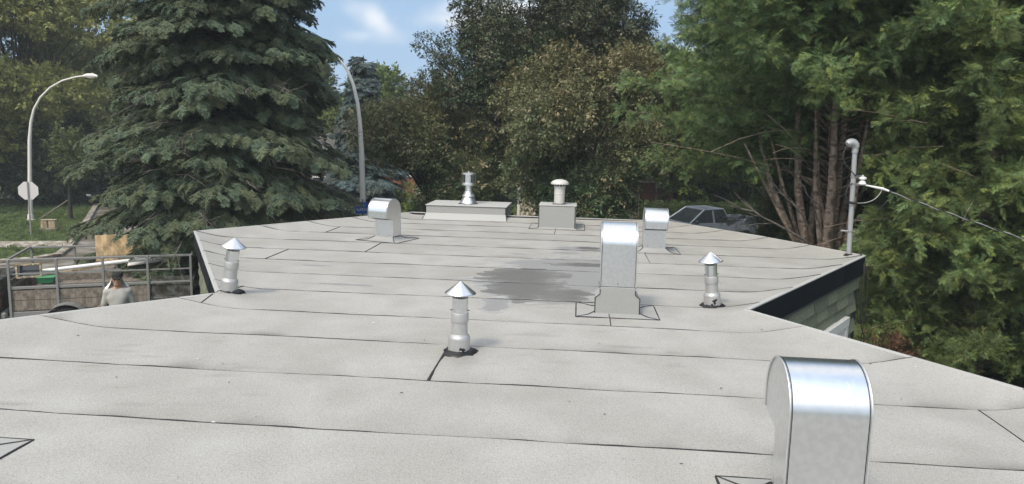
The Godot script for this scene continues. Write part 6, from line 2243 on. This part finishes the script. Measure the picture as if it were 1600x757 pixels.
	S.mesh_into(b)
	put(o, "t_shirt", b, M.shirt)
	# trousers
	var Tr := Field.new(Vector3(-0.30, 0.04, -0.22), Vector3(0.30, 1.06, 0.26), 0.017)
	Tr.bone(Vector3(-0.06, 0.95, 0), Vector3(0.06, 0.95, 0), 0.116, 0.116, 0.05)
	for s in [-1, 1]:
		Tr.bone(Vector3(s * 0.09, 0.90, 0), Vector3(s * 0.105, 0.50, 0.02), 0.10, 0.082, 0.03)
		Tr.bone(Vector3(s * 0.105, 0.50, 0.02), Vector3(s * 0.11, 0.09, -0.02), 0.082, 0.07, 0.03)
	Tr.cut_below(0.085)
	Tr.cut_above(1.02)
	b = MB.new()
	Tr.mesh_into(b)
	put(o, "trousers", b, M.trousers)
	for s in [-1, 1]:
		var Fb := Field.new(Vector3(s * 0.12 - 0.09, -0.01, -0.13), Vector3(s * 0.12 + 0.09, 0.16, 0.2), 0.009)
		Fb.bone(Vector3(s * 0.11, 0.055, -0.04), Vector3(s * 0.13, 0.042, 0.13), 0.055, 0.042, 0.03)
		Fb.bone(Vector3(s * 0.11, 0.12, -0.02), Vector3(s * 0.11, 0.05, -0.03), 0.05, 0.05, 0.03)
		Fb.cut_below(0.0)
		b = MB.new()
		Fb.mesh_into(b)
		put(o, "shoe", b, M.cap)
	# cap with a brim
	b = MB.new()
	b.lathe([Vector2(0.104, 0.0), Vector2(0.106, 0.02), Vector2(0.100, 0.055), Vector2(0.078, 0.088), Vector2(0.04, 0.105), Vector2(0, 0.108)], 28, Transform3D(Basis.from_scale(Vector3(0.92, 1, 1.03)), Vector3(0, 1.685, -0.008)))
	var cap := put(o, "cap", b, M.cap)
	b = MB.new()
	for i in 12:
		var a0 := lerpf(-1.05, 1.05, i / 12.0)
		var a1 := lerpf(-1.05, 1.05, (i + 1) / 12.0)
		for q in [0.0, 0.006]:
			b.quad(Vector3(sin(a0) * 0.09, 1.692 - q, cos(a0) * 0.095 - 0.01), Vector3(sin(a1) * 0.09, 1.692 - q, cos(a1) * 0.095 - 0.01), Vector3(sin(a1) * 0.098, 1.675 - q, cos(a1) * 0.10 + 0.055), Vector3(sin(a0) * 0.098, 1.675 - q, cos(a0) * 0.10 + 0.055), Vector3(0, 1 if q == 0.0 else -1, 0))
	put(cap, "brim", b, M.cap)
	# eyes behind dark glasses
	b = MB.new()
	for s in [-1, 1]: b.box(Vector3(s * 0.033, 1.648, 0.092), Vector3(0.048, 0.032, 0.008), 0.004)
	b.box(Vector3(0, 1.652, 0.098), Vector3(0.02, 0.006, 0.006), 0)
	put(o, "dark_glasses", b, M.glass)
	# grey stubble beard
	b = MB.new()
	# white cloth hanging from the cap over the neck and spreading to both sides
	var rows := 8
	var cols := 24
	var P := []
	for i in rows + 1:
		var t := float(i) / rows
		var row := []
		for j in cols + 1:
			var a := lerpf(1.2, TAU - 1.2, float(j) / cols)
			var r: float = lerp(0.100, 0.165, pow(t, 1.2)) * (1.0 + 0.10 * t * sin(a * 7.0))
			row.append(Vector3(sin(a) * r * (1.0 + 0.25 * t * abs(sin(a))), lerp(1.665, 1.475, pow(t, 0.75)) - 0.012 * t * cos(a * 5.0), cos(a) * r * 0.95 - 0.01))
		P.append(row)
	for i in rows:
		for j in cols:
			b.quad(P[i][j], P[i][j + 1], P[i + 1][j + 1], P[i + 1][j], (P[i][j] - Vector3(0, 1.6, 0)))
	put(o, "neck_cloth", b, M.cloth_white)

# ---------------------------------------------------------------- sky
func make_sky() -> Sky:
	var W := 1024
	var H := 512
	var im := Image.create(W, H, false, Image.FORMAT_RGBF)
	var f := FastNoiseLite.new()
	f.seed = 46
	f.frequency = 0.9
	f.fractal_octaves = 6
	f.fractal_gain = 0.52
	var g := FastNoiseLite.new()
	g.seed = 9
	g.frequency = 0.35
	g.fractal_octaves = 3
	var cd := Vector3(-0.178, 0.142, -0.97).normalized()               # the small cloud over the far trees
	for y in H:
		var th := PI * (y + 0.5) / H
		var e := cos(th)
		for x in W:
			if e < -0.02:
				im.set_pixel(x, y, Color(0.30, 0.31, 0.28)); continue
			var ph := TAU * (x + 0.5) / W
			var d := Vector3(sin(ph) * sin(th), e, -cos(ph) * sin(th))
			var k: float = clamp(e, 0, 1)
			var c := Color(0.26, 0.345, 0.435).lerp(Color(0.15, 0.262, 0.43), pow(k, 0.45))
			c = c.lerp(Color(0.13, 0.235, 0.43), k * 0.5)
			var p := Vector3(d.x, d.z, 0) / (e + 0.16)
			var n: float = f.get_noise_3d(p.x, p.y, 37.5) + 0.55 * g.get_noise_3d(p.x, p.y, 42.5)
			var cl: float = smoothstep(-0.16, 0.42, n) * SKY_COVER
			# small cumulus: lumps along a short slanting bar
			var q := d - cd
			var bar := Vector2(q.x * 0.86 - q.y * 0.5, q.x * 0.5 + q.y * 0.86)
			var puff: float = 1.0 - Vector2(bar.x / 0.052, bar.y / 0.019).length() + 0.9 * f.get_noise_3d(d.x * 16.0, d.y * 22.0, d.z * 16.0)
			cl = max(cl, 0.6 * smoothstep(0.0, 1.0, puff))
			var white := Color(1.0, 0.975, 0.94) * CLOUD
			c = c.lerp(white, clamp(cl, 0, 1))
			# thin bright cloud round the veiled sun
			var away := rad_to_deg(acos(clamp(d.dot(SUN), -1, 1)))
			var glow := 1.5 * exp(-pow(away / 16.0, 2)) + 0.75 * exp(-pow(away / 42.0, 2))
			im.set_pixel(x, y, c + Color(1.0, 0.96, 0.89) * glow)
	var m := PanoramaSkyMaterial.new()
	m.panorama = ImageTexture.create_from_image(im)
	m.energy_multiplier = 1.0
	var s := Sky.new()
	s.sky_material = m
	return s
